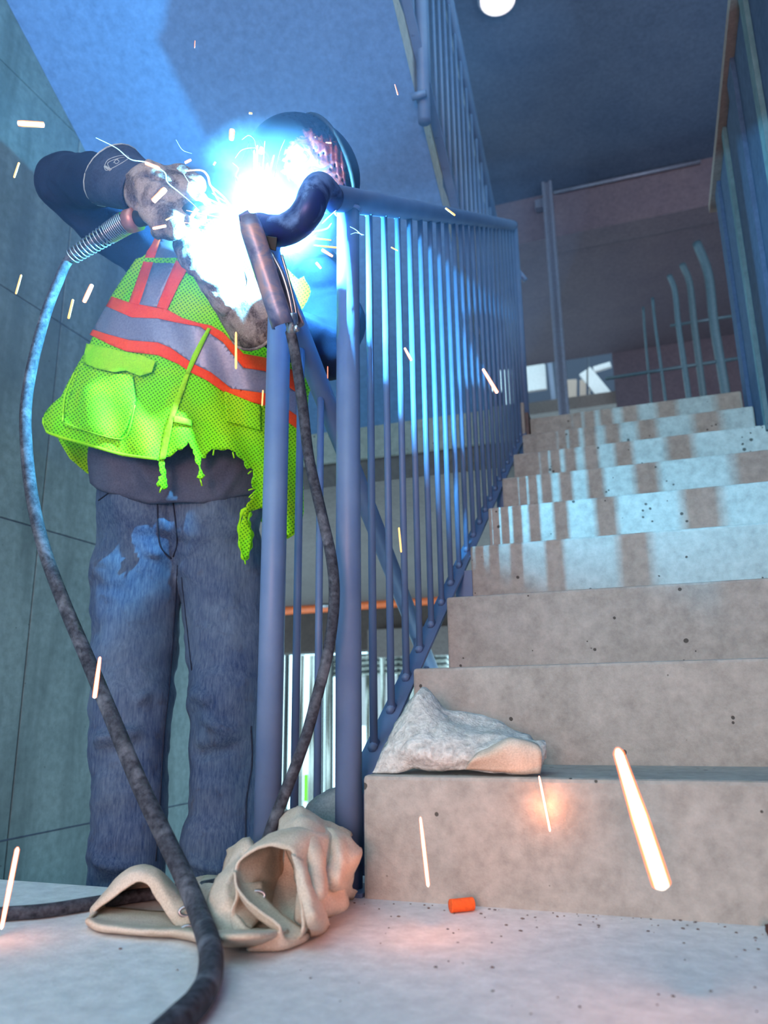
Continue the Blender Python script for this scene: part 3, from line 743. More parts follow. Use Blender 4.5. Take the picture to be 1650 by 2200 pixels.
# ------------------------------------------------------------------ torch, cables, clamp
torch = thing('welding_torch', 'welding torch gripped by the left-hand glove in the picture, coiled spring on its cable end', 'welding torch', tuple(P(285, 470, 1.5)))
tube('handle', catmull([P(268, 477, 1.50), P(310, 466, 1.475), P(370, 452, 1.45), P(430, 452, 1.42)], 6), .0165, BLACK, torch, 16)
tube('collar', [P(276, 476, 1.492), P(296, 470, 1.482)], .0225, BRASS, torch, 20)
tube('neck', catmull([P(430, 452, 1.42), P(480, 446, 1.405), P(520, 462, 1.393)], 6), .008, BRASS, torch, 12)
tube('nozzle', [P(505, 455, 1.397), P(536, 470, 1.389)], .0105, COPPER, torch, 14)
ax0, ax1 = P(272, 477, 1.50), P(152, 553, 1.53)
d_ = (ax1-ax0).normalized(); e1 = d_.cross(Vector((0, 0, 1))).normalized(); e2 = d_.cross(e1)
pts = []; t = 0.0; Ln = (ax1-ax0).length; ang = 0
N_ = 640
for i in range(N_):
    u = i/(N_-1); uu = u if u < .3 else u
    turns = 11*min(u/.3, 1)*1.0 + max(0, (u-.3)/.7)*11
    pos = .33*min(u/.3, 1)+.67*max(0, (u-.3)/.7); a_ = turns*2*math.pi; r_ = .0215-.0075*pos
    pts.append(ax0.lerp(ax1, pos)+(e1*math.cos(a_)+e2*math.sin(a_))*r_)
tube('strain_relief_spring', pts, .0016, STEEL, torch, 5)
c1 = [(268, 479, 1.5), (210, 515, 1.515), (152, 553, 1.53), (125, 605, 1.53), (100, 670, 1.52), (75, 760, 1.50), (58, 850, 1.47), (55, 930, 1.44), (66, 1050, 1.41), (92, 1170, 1.37), (135, 1290, 1.32), (190, 1420, 1.26), (240, 1540, 1.20), (298, 1680, 1.12), (350, 1790, 1.06), (400, 1895, .99), (432, 1975, .92)]
pl = [P(*q) for q in c1] + [PZ(452, 2040, FZ+.022), PZ(450, 2100, FZ+.014), PZ(425, 2150, FZ+.013), PZ(385, 2190, FZ+.013), PZ(310, 2260, FZ+.013), PZ(150, 2400, FZ+.013)]
tc = tube('torch_cable', catmull(pl, 8), lambda t: .0088+.004*min(1, t*1.6), CABLE, None, 16)
tag(tc, 'thick scuffed grey cable looping from the torch down across the rag and floor', 'cable')
c2 = [P(624, 712, 1.275), P(634, 760, 1.27), P(650, 870, 1.26), P(664, 985, 1.25), P(690, 1100, 1.23), P(712, 1200, 1.215), P(718, 1290, 1.20), (P(705, 1400, 1.185)), P(680, 1500, 1.17), P(655, 1590, 1.155), P(618, 1690, 1.14), P(588, 1765, 1.125), P(572, 1810, 1.11), P(540, 1870, 1.09), PZ(470, 1900, FZ+.04), PZ(380, 1914, FZ+.014), PZ(280, 1927, FZ+.0095), PZ(190, 1942, FZ+.0095), PZ(100, 1956, FZ+.0095), PZ(0, 1964, FZ+.0095), PZ(-150, 1975, FZ+.0095)]
gc = tube('ground_cable', catmull(c2, 8), .0088, CABLE, None, 14)
tag(gc, 'thinner dark cable hanging between the two posts and running left along the floor', 'cable')

clamp = thing('ground_clamp', 'brown steel spring clamp with long tubular handles hanging at the rail elbow', 'clamp', tuple(P(575, 600, 1.27)))
def half_tube(name, a, b, r, open_dir, mat, span=1.35, n=9, t=.002):
    a = Vector(a); b = Vector(b); ax = (b-a).normalized(); od = Vector(open_dir); od = (od-ax*od.dot(ax)).normalized(); sd = ax.cross(od)
    V = []; K = 14
    for i in range(n+1):
        f = i/n; c = a.lerp(b, f); rr = r*(1 if f > .12 else .78+.22*f/.12)
        for k in range(K+1):
            an = -span*math.pi/2+span*math.pi*k/K
            V.append(c - od*math.cos(an)*rr + sd*math.sin(an)*rr)
    F = [(i*(K+1)+k, i*(K+1)+k+1, (i+1)*(K+1)+k+1, (i+1)*(K+1)+k) for i in range(n) for k in range(K)]
    o = link(name, V, F, mat, clamp, True); solid(o, t); return o
half_tube('handle', P(532, 466, 1.245), P(608, 700, 1.26), .0178, FW, COPPER)
half_tube('handle', P(586, 575, 1.29), P(636, 702, 1.285), .0145, -FW, COPPER)
def plate(name, px, s0, s1, mat, parent=None, rev=.001):
    bm = bmesh.new(); A = [bm.verts.new(P(x, y, s0)) for x, y in px]; B = [bm.verts.new(P(x, y, s1)) for x, y in px]
    bm.faces.new(A); bm.faces.new(B[::-1]); n = len(px)
    for i in range(n): bm.faces.new((A[i], B[i], B[(i+1) % n], A[(i+1) % n]))
    bmesh.ops.recalc_face_normals(bm, faces=bm.faces[:]); bmesh.ops.bevel(bm, geom=bm.edges[:], offset=rev, segments=1, affect='EDGES')
    return fromb(name, bm, mat, parent)
plate('jaw', [(512, 462), (532, 450), (544, 468), (552, 500), (540, 520), (526, 508)], 1.235, 1.265, MB_.m, clamp)
plate('jaw', [(570, 506), (596, 510), (593, 540), (581, 536), (572, 526)], 1.26, 1.29, BLACK, clamp)
tube('pivot_pin', [P(575, 560, 1.25), P(577, 560, 1.31)], .007, STEEL, clamp, 12)
tube('spring', [P(580+8*math.cos(i*.6), 558+8*math.sin(i*.6), 1.262+i*.0006) for i in range(70)], .0014, STEEL, clamp, 5)
tube('link_bar', catmull([P(583, 545, 1.262), P(605, 585, 1.26), P(622, 640, 1.262), P(632, 700, 1.27)], 5), .0035, STEEL, clamp, 8)
tube('link_bar', catmull([P(605, 548, 1.27), P(620, 600, 1.272), P(634, 660, 1.275), P(638, 695, 1.275)], 5), .0025, STEEL, clamp, 8)
tube('cable_lug', [P(628, 672, 1.262), P(625, 722, 1.275)], lambda t: .008+.004*math.sin(t*3.1), STEEL, clamp, 12)
tube('bolt', [P(637, 706, 1.25), P(637, 707, 1.27)], .006, STEEL, clamp, 6)

# ------------------------------------------------------------------ canvas rag on the landing, blanket on the first tread
def FL(x, y, up=0.0): return PZ(x, y, FZ+up)
rg_ = thing('canvas_rag', 'crumpled undyed canvas sheet with metal eyelets lying at the foot of the posts', 'rag', tuple(FL(480, 1980)))
def sheet(name, rows, mat, parent, amp=.004, sc=16, seed=0, t=.0028, per=6, fz=None):
    V, F = cat3(rows, per, per); V = wrinkle(V, amp*1.25, sc, True, seed); V = wrinkle(V, amp*.35, sc*3.3, True, seed+9)
    if fz is not None: V = [Vector((v.x, v.y, max(v.z, fz))) for v in V]
    return cloth(name, V, F, mat, parent, t)
Y = PY
zf = FZ+.003
# tent-shaped fold at the left, opening towards the camera
sheet('left_fold', [[FL(190, 1987), Y(197, 1962, .93), Y(225, 1940, .935), Y(260, 1915, .94), Y(298, 1893, .945), Y(318, 1902, .945), Y(332, 1928, .94), Y(352, 1957, .93), Y(374, 1985, .92), Y(402, 2004, .905)],
     [FL(188, 1975, .006), Y(194, 1955, .94), Y(218, 1930, .945), Y(250, 1900, .95), Y(278, 1874, .955), Y(308, 1870, .955), Y(338, 1890, .95), Y(362, 1928, .94), Y(388, 1962, .93), Y(420, 1992, .91)],
     [FL(205, 1960, .008), Y(212, 1944, 1.0), Y(236, 1915, 1.0), Y(262, 1886, 1.0), Y(292, 1868, 1.0), Y(326, 1866, 1.0), Y(352, 1876, .99), Y(376, 1908, .98), Y(404, 1940, .96), Y(436, 1972, .93)],
     [FL(235, 1945), FL(250, 1940), FL(270, 1936), FL(290, 1932), FL(315, 1930), FL(345, 1928), FL(375, 1930), FL(400, 1935), FL(430, 1945), FL(460, 1955)]], CANVAS, rg_, .003, 14, 1, fz=zf)
sheet('floor_lap', [[FL(186, 1990), FL(220, 2004), FL(300, 2012), FL(380, 2018), FL(440, 2028), FL(500, 2034), FL(560, 2034), FL(620, 2020)],
     [FL(186, 1976, .012), FL(225, 1990, .012), FL(300, 2000, .011), FL(380, 2003, .012), FL(440, 2008, .02), FL(500, 2012, .03), FL(560, 2010, .03), FL(620, 2000, .02)],
     [FL(200, 1970, .003), FL(240, 1976, .002), FL(300, 1982, .002), FL(380, 1985, .003), FL(440, 1990, .003), FL(500, 1990, .003), FL(560, 1990, .003), FL(620, 1985, .003)],
     [FL(225, 1950, .003), FL(270, 1955, .002), FL(330, 1960, .002), FL(390, 1960, .003), FL(440, 1960, .003), FL(500, 1960, .003), FL(560, 1960, .003), FL(620, 1960, .003)]], CANVAS, rg_, .0015, 18, 2, fz=zf)
# folded drape left of the loop
sheet('drape', [[FL(452, 2018, .002), FL(490, 2030, .002), FL(535, 2034, .002), FL(560, 2030, .002)],
     [Y(440, 1985, .90), Y(475, 1975, .885), Y(512, 2000, .88), Y(548, 2020, .88)],
     [Y(445, 1935, .93), Y(480, 1912, .91), Y(500, 1945, .90), Y(520, 1985, .90)],
     [Y(470, 1885, .97), Y(500, 1870, .95), Y(510, 1890, .94), Y(520, 1930, .93)],
     [Y(488, 1845, 1.03), Y(520, 1835, 1.0), Y(530, 1850, .99), Y(540, 1880, .98)],
     [Y(500, 1820, 1.08), Y(535, 1805, 1.06), Y(552, 1815, 1.04), Y(575, 1830, 1.04)],
     [FL(480, 1900, .0), FL(520, 1895), FL(560, 1890), FL(600, 1890)]], CANVAS, rg_, .006, 17, 3, fz=zf)
sheet('drape', [[FL(400, 1998, .004), FL(430, 2008, .004), FL(460, 2016, .003)], [Y(398, 1950, .97), Y(430, 1940, .95), Y(452, 1965, .93)], [Y(392, 1910, 1.03), Y(430, 1895, 1.0), Y(470, 1905, .97)],
     [Y(385, 1890, 1.08), Y(430, 1880, 1.06), Y(480, 1880, 1.03)], [FL(360, 1920), FL(430, 1905), FL(480, 1900)]], CANVAS, rg_, .005, 20, 5, fz=zf)
# central loop: a standing hem that curls round a dark hollow
outer = [Y(520, 2024, .875), Y(498, 1975, .89), Y(508, 1925, .90), Y(504, 1880, .905), Y(512, 1848, .91), Y(545, 1826, .91), Y(590, 1820, .91), (Y(624, 1832, .905)), Y(636, 1870, .895), Y(640, 1920, .885), Y(650, 1970, .875), Y(652, 2010, .87), FL(640, 2022, .004)]
inner_ = [p+Vector((0, .13, .0)) if i not in (0, 12) else p+Vector((0, .1, 0)) for i, p in enumerate(outer)]
mid_ = [p+Vector((0, .05, .012)) for p in outer]
sheet('loop_fold', [outer, mid_, inner_], CANVAS, rg_, .004, 14, 6, fz=zf)
hem = [Y(504, 1872, .90), Y(512, 1910, .885), Y(540, 1945, .87), Y(585, 1975, .86), Y(602, 1992, .857), Y(590, 2008, .858), Y(560, 2024, .862), FL(530, 2036, .006)]
sheet('hem_ribbon', [hem, [p+Vector((.004, .012, -.016)) for p in hem], [p+Vector((.012, .05, -.02)) for p in hem]], CANVAS, rg_, .002, 14, 7, fz=zf)
sheet('hollow_floor', [[FL(520, 2010, .006), FL(560, 2012, .006), FL(600, 2010, .006), FL(650, 2000, .006)], [Y(530, 1965, .96), Y(560, 1950, .97), Y(600, 1955, .97), Y(640, 1960, .96)], [Y(520, 1900, 1.02), Y(555, 1880, 1.03), Y(600, 1880, 1.03), Y(640, 1890, 1.02)], [Y(512, 1858, 1.04), Y(552, 1832, 1.05), Y(600, 1824, 1.05), Y(650, 1828, 1.04)]], CANVAS, rg_, .004, 20, 8, fz=zf)
sheet('hem_ribbon', [[Y(628, 1836, .90), Y(640, 1880, .885), Y(648, 1930, .875), Y(660, 1975, .868), FL(668, 2012, .004)], [Y(648, 1846, .905), Y(662, 1890, .887), Y(672, 1935, .876), Y(684, 1970, .872), FL(694, 2003, .004)], [Y(660, 1850, .95), Y(678, 1890, .93), Y(690, 1930, .92), Y(700, 1965, .92), FL(706, 1985, .004)]], CANVAS, rg_, .003, 16, 9, fz=zf)
# tall right-hand hump with vertical folds
sheet('hump', [[FL(640, 2014, .002), FL(672, 2004, .002), FL(700, 1978, .002), FL(716, 1952, .002), FL(735, 1938, .002), FL(752, 1934, .002), FL(760, 1925, .002)],
     [Y(640, 1950, .93), Y(668, 1945, .90), Y(694, 1930, .91), Y(705, 1905, .95), Y(728, 1905, .965), Y(742, 1900, 1.0), Y(756, 1895, 1.05)],
     [Y(636, 1880, .96), Y(662, 1870, .925), Y(690, 1866, .93), Y(702, 1850, .98), Y(730, 1852, .97), Y(757, 1850, 1.0), Y(774, 1846, 1.05)],
     [Y(610, 1815, 1.0), Y(648, 1805, .95), Y(682, 1810, .96), Y(706, 1800, 1.02), Y(728, 1806, 1.0), Y(752, 1812, 1.03), Y(768, 1822, 1.08)],
     [Y(598, 1772, 1.06), Y(640, 1765, 1.01), Y(678, 1778, 1.01), Y(700, 1776, 1.06), Y(722, 1780, 1.06), Y(742, 1790, 1.08), Y(758, 1806, 1.12)],
     [Y(612, 1745, 1.12), Y(640, 1737, 1.10), Y(674, 1752, 1.10), Y(698, 1760, 1.12), Y(718, 1768, 1.12), Y(735, 1778, 1.13), Y(748, 1792, 1.15)],
     [Y(600, 1800, 1.16), Y(640, 1795, 1.17), Y(680, 1800, 1.17), Y(700, 1800, 1.16), Y(716, 1802, 1.16), Y(728, 1806, 1.16), Y(740, 1812, 1.16)]], CANVAS, rg_, .007, 15, 11, fz=zf)
for x, y, yy in [(404, 2000, .895), (552, 1925, .93), (402, 1958, .93)]:
    c = Y(x, y, yy); n = (-c).normalized(); a1 = n.cross(Vector((0, 0, 1))).normalized(); a2 = n.cross(a1)
    tube('eyelet', [c+n*.004+(a1*math.cos(t)*.0095+a2*math.sin(t)*.0055) for t in np.linspace(0, 2*math.pi, 24)], .0022, STEEL, rg_, 8, caps=False)
tz = FZ+RISE
def TL(x, y, up=0.0): return PZ(x, y, tz+up)
bl = thing('folded_blanket', 'fuzzy pale blanket heaped to a peak on the first step beside the baluster rail', 'blanket', (-.2, 1.27, tz))
bz0 = tz+.002
sheet('top_layer', [[Y(798, 1664, 1.165), Y(880, 1661, 1.16), Y(960, 1657, 1.16), Y(1040, 1662, 1.16), Y(1110, 1663, 1.165), Y(1163, 1660, 1.175)],
     [Y(812, 1634, 1.165), Y(880, 1618, 1.15), Y(960, 1622, 1.15), Y(1030, 1618, 1.155), Y(1100, 1600, 1.165), Y(1172, 1622, 1.18)],
     [Y(832, 1578, 1.185), Y(885, 1550, 1.18), Y(955, 1572, 1.18), Y(1040, 1590, 1.18), Y(1100, 1588, 1.185), Y(1168, 1600, 1.20)],
     [Y(866, 1530, 1.22), Y(905, 1494, 1.22), Y(955, 1538, 1.22), Y(1010, 1562, 1.22), Y(1075, 1574, 1.22), Y(1148, 1588, 1.22)],
     [Y(890, 1500, 1.26), Y(914, 1480, 1.26), Y(960, 1524, 1.26), Y(1010, 1534, 1.27), Y(1060, 1545, 1.27), Y(1120, 1574, 1.27)],
     [Y(880, 1560, 1.34), Y(915, 1540, 1.34), Y(960, 1560, 1.34), Y(1010, 1565, 1.34), Y(1060, 1570, 1.34), Y(1110, 1590, 1.33)],
     [TL(870, 1645), TL(915, 1645), TL(960, 1645), TL(1010, 1646), TL(1060, 1646), TL(1110, 1647)]], BLANKET, bl, .006, 16, 4, .004, fz=bz0)
sheet('hem_fold', [[Y(1000, 1650, 1.15), Y(1050, 1655, 1.15), Y(1110, 1661, 1.152), Y(1160, 1660, 1.16)], [Y(1010, 1630, 1.135), Y(1060, 1615, 1.135), Y(1110, 1600, 1.14), Y(1160, 1612, 1.15)], [Y(1030, 1618, 1.15), Y(1065, 1600, 1.15), Y(1100, 1588, 1.155), Y(1150, 1600, 1.165)], [Y(1040, 1622, 1.18), Y(1070, 1606, 1.18), Y(1104, 1598, 1.18), Y(1140, 1606, 1.19)]], CANVAS, bl, .003, 16, 2, .004, fz=bz0)
sheet('corner_tab', [[Y(1150, 1628, 1.19), Y(1165, 1634, 1.19), Y(1174, 1630, 1.19)], [Y(1146, 1606, 1.195), Y(1162, 1606, 1.19), Y(1175, 1612, 1.19)]], BLANKET, bl, .001, 20, 1, .004)
# little grey cloth heap on the edge behind the right post
gh = sheet('grey_cloth', [[FL(628, 1885), FL(670, 1880), FL(710, 1878), FL(738, 1876)], [Y(632, 1790, 1.28), Y(665, 1750, 1.26), Y(700, 1740, 1.26), Y(735, 1745, 1.26)], [Y(650, 1765, 1.32), Y(680, 1722, 1.32), Y(708, 1696, 1.32), Y(735, 1690, 1.32)], [Y(660, 1840, 1.38), Y(690, 1830, 1.38), Y(710, 1820, 1.38), Y(735, 1820, 1.38)]], fabric('grey_teal_cloth', lin((120, 130, 134)), lin((146, 156, 158)), 20), None, .004, 18, 3)
tag(gh, 'small grey cloth heap on the landing edge behind the foot of the right post', 'cloth')
# orange foam earplug, bits of grit, a bolt
ep = PZ(992, 1944, FZ+.009); e_ = (PZ(1012, 1942, FZ+.009)-PZ(972, 1946, FZ+.009)).normalized()
tag(tube('earplug', catmull([ep-e_*.0165, ep-e_*.0135, ep+e_*.0135, ep+e_*.0165], 6), lambda t: .0085*(max(.04, 1-abs(2*t-1)**7))**.5, ORFOAM, None, 16), 'small bright orange foam earplug on the floor against the bottom step', 'earplug')
bb = thing('bolt', 'small rusty bolt on the floor at the right picture edge below the steps', 'bolt', tuple(PZ(1645, 2000, FZ)))
RUST = plain('rusty_steel', lin((84, 60, 54)), .8, .3)
q = PZ(1646, 1998, FZ+.006)
tube('head', [q, q+Vector((.007, 0, .001))], .0062, RUST, bb, 6, smooth=False); tube('shank', [q, q+Vector((.035, .01, 0))], .0032, RUST, bb, 10)
GRIT = plain('grit', lin((110, 100, 96)), .9)
rr = random.Random(5); gv = []
bmg = bmesh.new()
for i in range(100):
    near = i < 70
    x = rr.uniform(700, 1640) if near else rr.uniform(250, 1640); yb_ = 1935+ (x-780)*.062 + (rr.expovariate(1/16) if near else rr.uniform(20, 230))
    p = PZ(x, yb_, FZ+.0008)
    if p.y > Y0-.002: continue
    r_ = rr.uniform(.0006, .0018)
    mm_ = bmesh.ops.create_icosphere(bmg, subdivisions=1, radius=r_)
    for v in mm_['verts']: v.co = Vector((v.co.x*rr.uniform(.7, 2.2), v.co.y, v.co.z*.7))+p
tag(fromb('grit', bmg, GRIT), 'fine grit and concrete crumbs scattered on the floor below the steps', 'grit', kind='stuff')

# ------------------------------------------------------------------ behind and beyond
wrx = PY(1318, 800, 8.2).x
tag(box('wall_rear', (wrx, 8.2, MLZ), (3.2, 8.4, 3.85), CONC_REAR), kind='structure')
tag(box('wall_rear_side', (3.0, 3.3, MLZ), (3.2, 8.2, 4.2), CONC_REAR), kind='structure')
pst = thing('steel_post', 'upright grey steel stud standing on the landing beyond the top step', 'post', (-.50, 5.6, MLZ))
pa = PY(1180, 440, 5.6); pb = PY(1210, 880, 5.6); px_ = (pa.x+pb.x)/2
GALV = plain('dull_galvanised_steel', lin((108, 112, 132)), .5, .3)
for dx in (-.028, .028): box('flange', (px_+dx-.012, 5.58, MLZ), (px_+dx+.012, 5.60, 4.2), GALV, pst, .002)
box('web', (px_-.03, 5.60, MLZ), (px_+.03, 5.606, 4.2), GALV, pst); box('base_plate', (px_-.07, 5.54, MLZ), (px_+.07, 5.68, MLZ+.012), GALV, pst, .002)
tag(tube('conduit', [PY(1190, 414, 5.72), PY(1505, 347, 5.72)], .016, GALV, None, 8), 'pale conduit running along the lower edge of the dark ceiling', 'conduit')
tag(tube('conduit', [PY(1215, 497, 6.3), PY(1532, 443, 6.3)], .022, plain('brown_painted_conduit', lin((110, 92, 96)), .6), None, 8), 'brownish conduit crossing below the ceiling beam behind the steel stud', 'conduit')
jb = box('junction_box', PY(1150, 446, 5.65), PY(1168, 425, 5.65)+Vector((0, .08, 0)), GALV, None, .004); tag(jb, 'small pale junction box under the dark ceiling left of the steel stud', 'box')
tag(tube('black_pipe', [PY(1060, 768, 8.0), PY(1590, 684, 8.0)], .05, BLACK, None, 10), 'black pipe crossing the rear opening above the guard rail', 'pipe')
gr = thing('guard_rail', 'pale bent-top pipes of a guard rail on the far landing at the right wall', 'railing', (.5, 4.6, MLZ))
GP = plain('pale_primed_pipe', lin((62, 82, 94)), .5)
for pts_, r_ in ([[(1438, 592), (1450, 625), (1458, 700), (1480, 855)], .022], [[(1466, 568), (1482, 610), (1492, 700), (1512, 855)], .026], [[(1497, 522), (1522, 590), (1535, 700), (1560, 850)], .036], [[(1402, 640), (1408, 700), (1430, 860)], .012], [[(1382, 660), (1386, 720), (1400, 870)], .010]):
    pp = [PY(x, y, 4.9) for x, y in pts_]; pp.append(Vector((pp[-1].x, pp[-1].y, MLZ)))
    tube('baluster', catmull(pp, 6), r_*.8, GP, gr, 10)
tube('rail', [PY(1300, 814, 4.9), PY(1600, 768, 4.9)], .012, GP, gr, 8); tube('rail', [PY(1440, 700, 4.9), PY(1600, 675, 4.9)], .010, GP, gr, 8)
# right guard wall: upright dark posts and a pale capping
tag(box('trim_2', (XR-.03, -2.2, 2.11), (XR+.15, 3.27, 2.15), plain('pale_brown_trim', lin((140, 116, 108)), .6)), kind='structure')
for i, (y0_, w_) in enumerate([(3.1, .10), (2.75, .05), (2.45, .12), (2.1, .06), (1.8, .1)]):
    tag(box('trim_%d' % (i+3), (XR-.014, y0_-w_/2, .9), (XR, y0_+w_/2, 2.11), CONC_WALL if i % 2 else CONC_DARK), kind='structure')
# ceiling lamp
cl = thing('ceiling_light', 'pale round ceiling light cut by the top picture edge', 'ceiling light', tuple(PZ(1068, -6, 4.2)))
lp = PZ(1068, -16, 4.2); tube('housing', [lp, lp-Vector((0, 0, .05))], .12, GALV, cl, 24); tube('diffuser', [lp-Vector((0, 0, .05)), lp-Vector((0, 0, .065))], .105, emit('lamp_diffuser', (1, .85, .85), .9), cl, 24)
# clutter seen through the rear opening
RFZ = PY(1200, 894, 9.0).z
tag(box('floor_rear', (-3.4, 8.45, RFZ-.15), (wrx+.3, 11, RFZ), CONC_BROWN), kind='structure')
PALE = plain('pale_painted_board', lin((206, 196, 196)), .6); DRK = plain('dark_tarpaulin', lin((44, 48, 66)), .7); TANB = plain('tan_board', lin((176, 150, 138)), .7)
scf = thing('scaffold', 'pale lit bars and brace of a scaffold beyond the steel stud in the rear opening', 'scaffold', (-1.0, 9.0, RFZ))
def board(name, a, b, w_, mat, lab, cat='board', yy=9.0, d=.05, group=None):
    a = PY(*a, yy); b = PY(*b, yy); ax = (b-a).normalized(); up_ = Vector((0, 1, 0)).cross(ax).normalized()
    bm = bmesh.new(); vs_ = []
    for p in (a, b):
        for s_ in (-1, 1):
            for e in (0, 1): vs_.append(bm.verts.new(p+up_*s_*w_/2+Vector((0, e*d, 0))))
    for f in ((0, 1, 3, 2), (4, 6, 7, 5), (0, 4, 5, 1), (2, 3, 7, 6), (0, 2, 6, 4), (1, 5, 7, 3)): bm.faces.new([vs_[i] for i in f])
    bmesh.ops.recalc_face_normals(bm, faces=bm.faces[:]); bmesh.ops.bevel(bm, geom=bm.edges[:], offset=.006, segments=1, affect='EDGES')
    if lab is None: return fromb(name, bm, mat, scf)
    return tag(fromb(name, bm, mat), lab, cat, group)
board('pale_bar', (1122, 776), (1172, 760), .07, PALE, None)
board('pale_bar', (1216, 754), (1256, 747), .07, PALE, None)
board('pale_bar', (1262, 746), (1308, 739), .07, PALE, None)
board('pale_bar', (1275, 793), (1312, 782), .07, PALE, None)
board('diagonal_brace', (1256, 796), (1318, 872), .16, PALE, None)
for xx in (1120, 1262, 1322): board('leg', (xx, 735), (xx, 893), .03, DRK, None)
board('tan_board', (1228, 815), (1228, 897), .12, TANB, 'upright tan board directly right of the steel stud', 'board', 9.2)
board('tan_board', (1256, 815), (1256, 897), .12, TANB, 'upright tan board second right of the steel stud', 'board', 9.2)
board('sheet', (1125, 815), (1172, 808), .34, PALE, None, None, 9.0)
board('dark_tarp', (1118, 850), (1320, 850), 1.3, DRK, 'dark tarpaulin closing off the back of the rear opening', 'tarpaulin', 10.2)
board('white_bag', (1135, 884), (1160, 886), .22, PALE, 'pale sack at the bottom left of the rear opening', 'sack', 9.1)
board('slim_post', (1178, 755), (1194, 900), .05, GALV, 'slim grey pole just left of the steel stud', 'pole', 8.9)
# lower storey: slab edge beam, orange conduit, racks and poles against the light
tag(box('ceiling_edge_beam', (-6.0, 7.3, PY(640, 1402, 7.3).z), (X0-.4, 7.6, MLZ), concrete('dark_beam_concrete', lin((72, 60, 58)), lin((88, 74, 70)), .3, .1)), kind='structure')  # slab edge beam in a darker brown concrete
oc = tube('orange_conduit', [PY(560, 1316, 7.15), PY(960, 1288, 7.15)], .042, plain('orange_plastic_conduit', lin((235, 110, 60)), .5), None, 12)
tag(oc, 'orange pipe hung beneath the landing slab behind the posts', 'pipe')
oh = thing('pipe_hanger', 'small steel hanger holding the orange pipe beside the baluster', 'hanger', tuple(PY(698, 1300, 7.1)))
tube('rod', [PY(698, 1300, 7.1), PY(698, 1270, 7.1)], .012, STEEL, oh, 8); tube('clip', [PY(690, 1302, 7.08), PY(708, 1301, 7.08)], .02, STEEL, oh, 8)
tag(box('ceiling_block', PY(790, 1412, 7.1), PY(962, 1345, 7.1)+Vector((0, .15, 0)), CONC_BROWN), kind='structure')
GZ = FZ-9*RISE-.05
tag(box('floor_lower', (-12, 3.4, GZ-.2), (3, 16, GZ), CONC_FLOOR), kind='structure')
CHR = plain('shiny_galvanised_tube', lin((190, 188, 180)), .25, .9); DK = plain('dark_rack_steel', lin((70, 72, 74)), .5, .5)
wr = thing('wire_rack', 'stack of flat wire shelves seen end-on between the posts', 'rack', tuple(PY(790, 1800, 8.4)))
for j, yy_ in enumerate(range(1410, 1455, 6)):
    a = PY(690, yy_, 8.4); b = PY(960, yy_-10, 8.4)
    g = [tube_geo([a, b], .011, 6)]
    for i in range(26):
        f = (i+.5*(j % 2))/26; p = a.lerp(b, f); g.append(tube_geo([p+Vector((0, -.03, 0)), p+Vector((.03, .5, .0))], .007, 5))
    link('shelf', *merge(g), CHR if j % 2 else DK, wr, True)
for xx in (702, 712, 838, 930): tube('upright', [PY(xx, 1405, 8.4), Vector((PY(xx, 1405, 8.4).x, 8.4, GZ))], .018, DK, wr, 8)
rd = random.Random(3); polg = 'shiny poles standing on the lower floor behind the railing'
for i, (xx, r_, m_) in enumerate([(604, .022, DK), (617, .03, DK), (646, .05, CHR), (668, .02, CHR), (676, .03, CHR), (694, .018, DK), (706, .022, CHR), (714, .014, DK), (790, .03, CHR), (806, .02, DK), (822, .03, CHR), (856, .016, DK), (876, .03, CHR), (888, .02, CHR)]):
    a = PY(xx, 1408, 8.0+.25*(i % 3)); o = tube('pole', [a, Vector((a.x, a.y, GZ))], r_, m_, None, 10); tag(o, ['first', 'second', 'third', 'fourth', 'fifth', 'sixth', 'seventh', 'eighth'][i % 8]+(' steel pole from the left post, on the lower storey against the light' if i < 8 else ' steel pole to the right of the right post, on the lower storey'), 'pole', polg)
tag(box('white_cabinet', PY(772, 1560, 9.5), PY(888, 1440, 9.5)+Vector((0, .3, 0)), PALE, None, .01), 'white box behind the poles right of the right post', 'box')
tag(box('green_marker_board', PY(652, 1722, 9.0), PY(664, 1664, 9.0)+Vector((0, .05, 0)), plain('bright_green_board', lin((150, 240, 40)), .6), None, .003), 'small bright green board glimpsed between the two posts', 'board')

# ------------------------------------------------------------------ arc, smoke and sparks
HOT = emit('white_hot_metal', (1.0, .86, .70), 2.2); ORG = emit('orange_hot_metal', (1.0, .22, .07), 2.2); AMB = emit('amber_hot_metal', (1.0, .52, .16), 1.5); RED = emit('dull_red_spark', (1.0, .25, .14), 1.1)
BLU = emit('arc_blue_hot_trail', (.35, .8, 1.0), 2.4); ARCM = emit('arc_plasma', (.75, .95, 1.0), 60)
arc = thing('welding_arc', 'blinding blue-white welding arc burning inside the rail elbow', 'welding arc', tuple(ARC))
bm = bmesh.new(); bmesh.ops.create_icosphere(bm, subdivisions=3, radius=1)
for v in bm.verts:
    n_ = noise.noise(v.co*2.1); v.co = Vector(ARC)+(RT*v.co.x*.0018+UP*v.co.y*.0016+FW*v.co.z*.0016)*(1+.5*n_)
am = fromb('arc_core', bm, ARCM, arc, True); am.visible_shadow = True
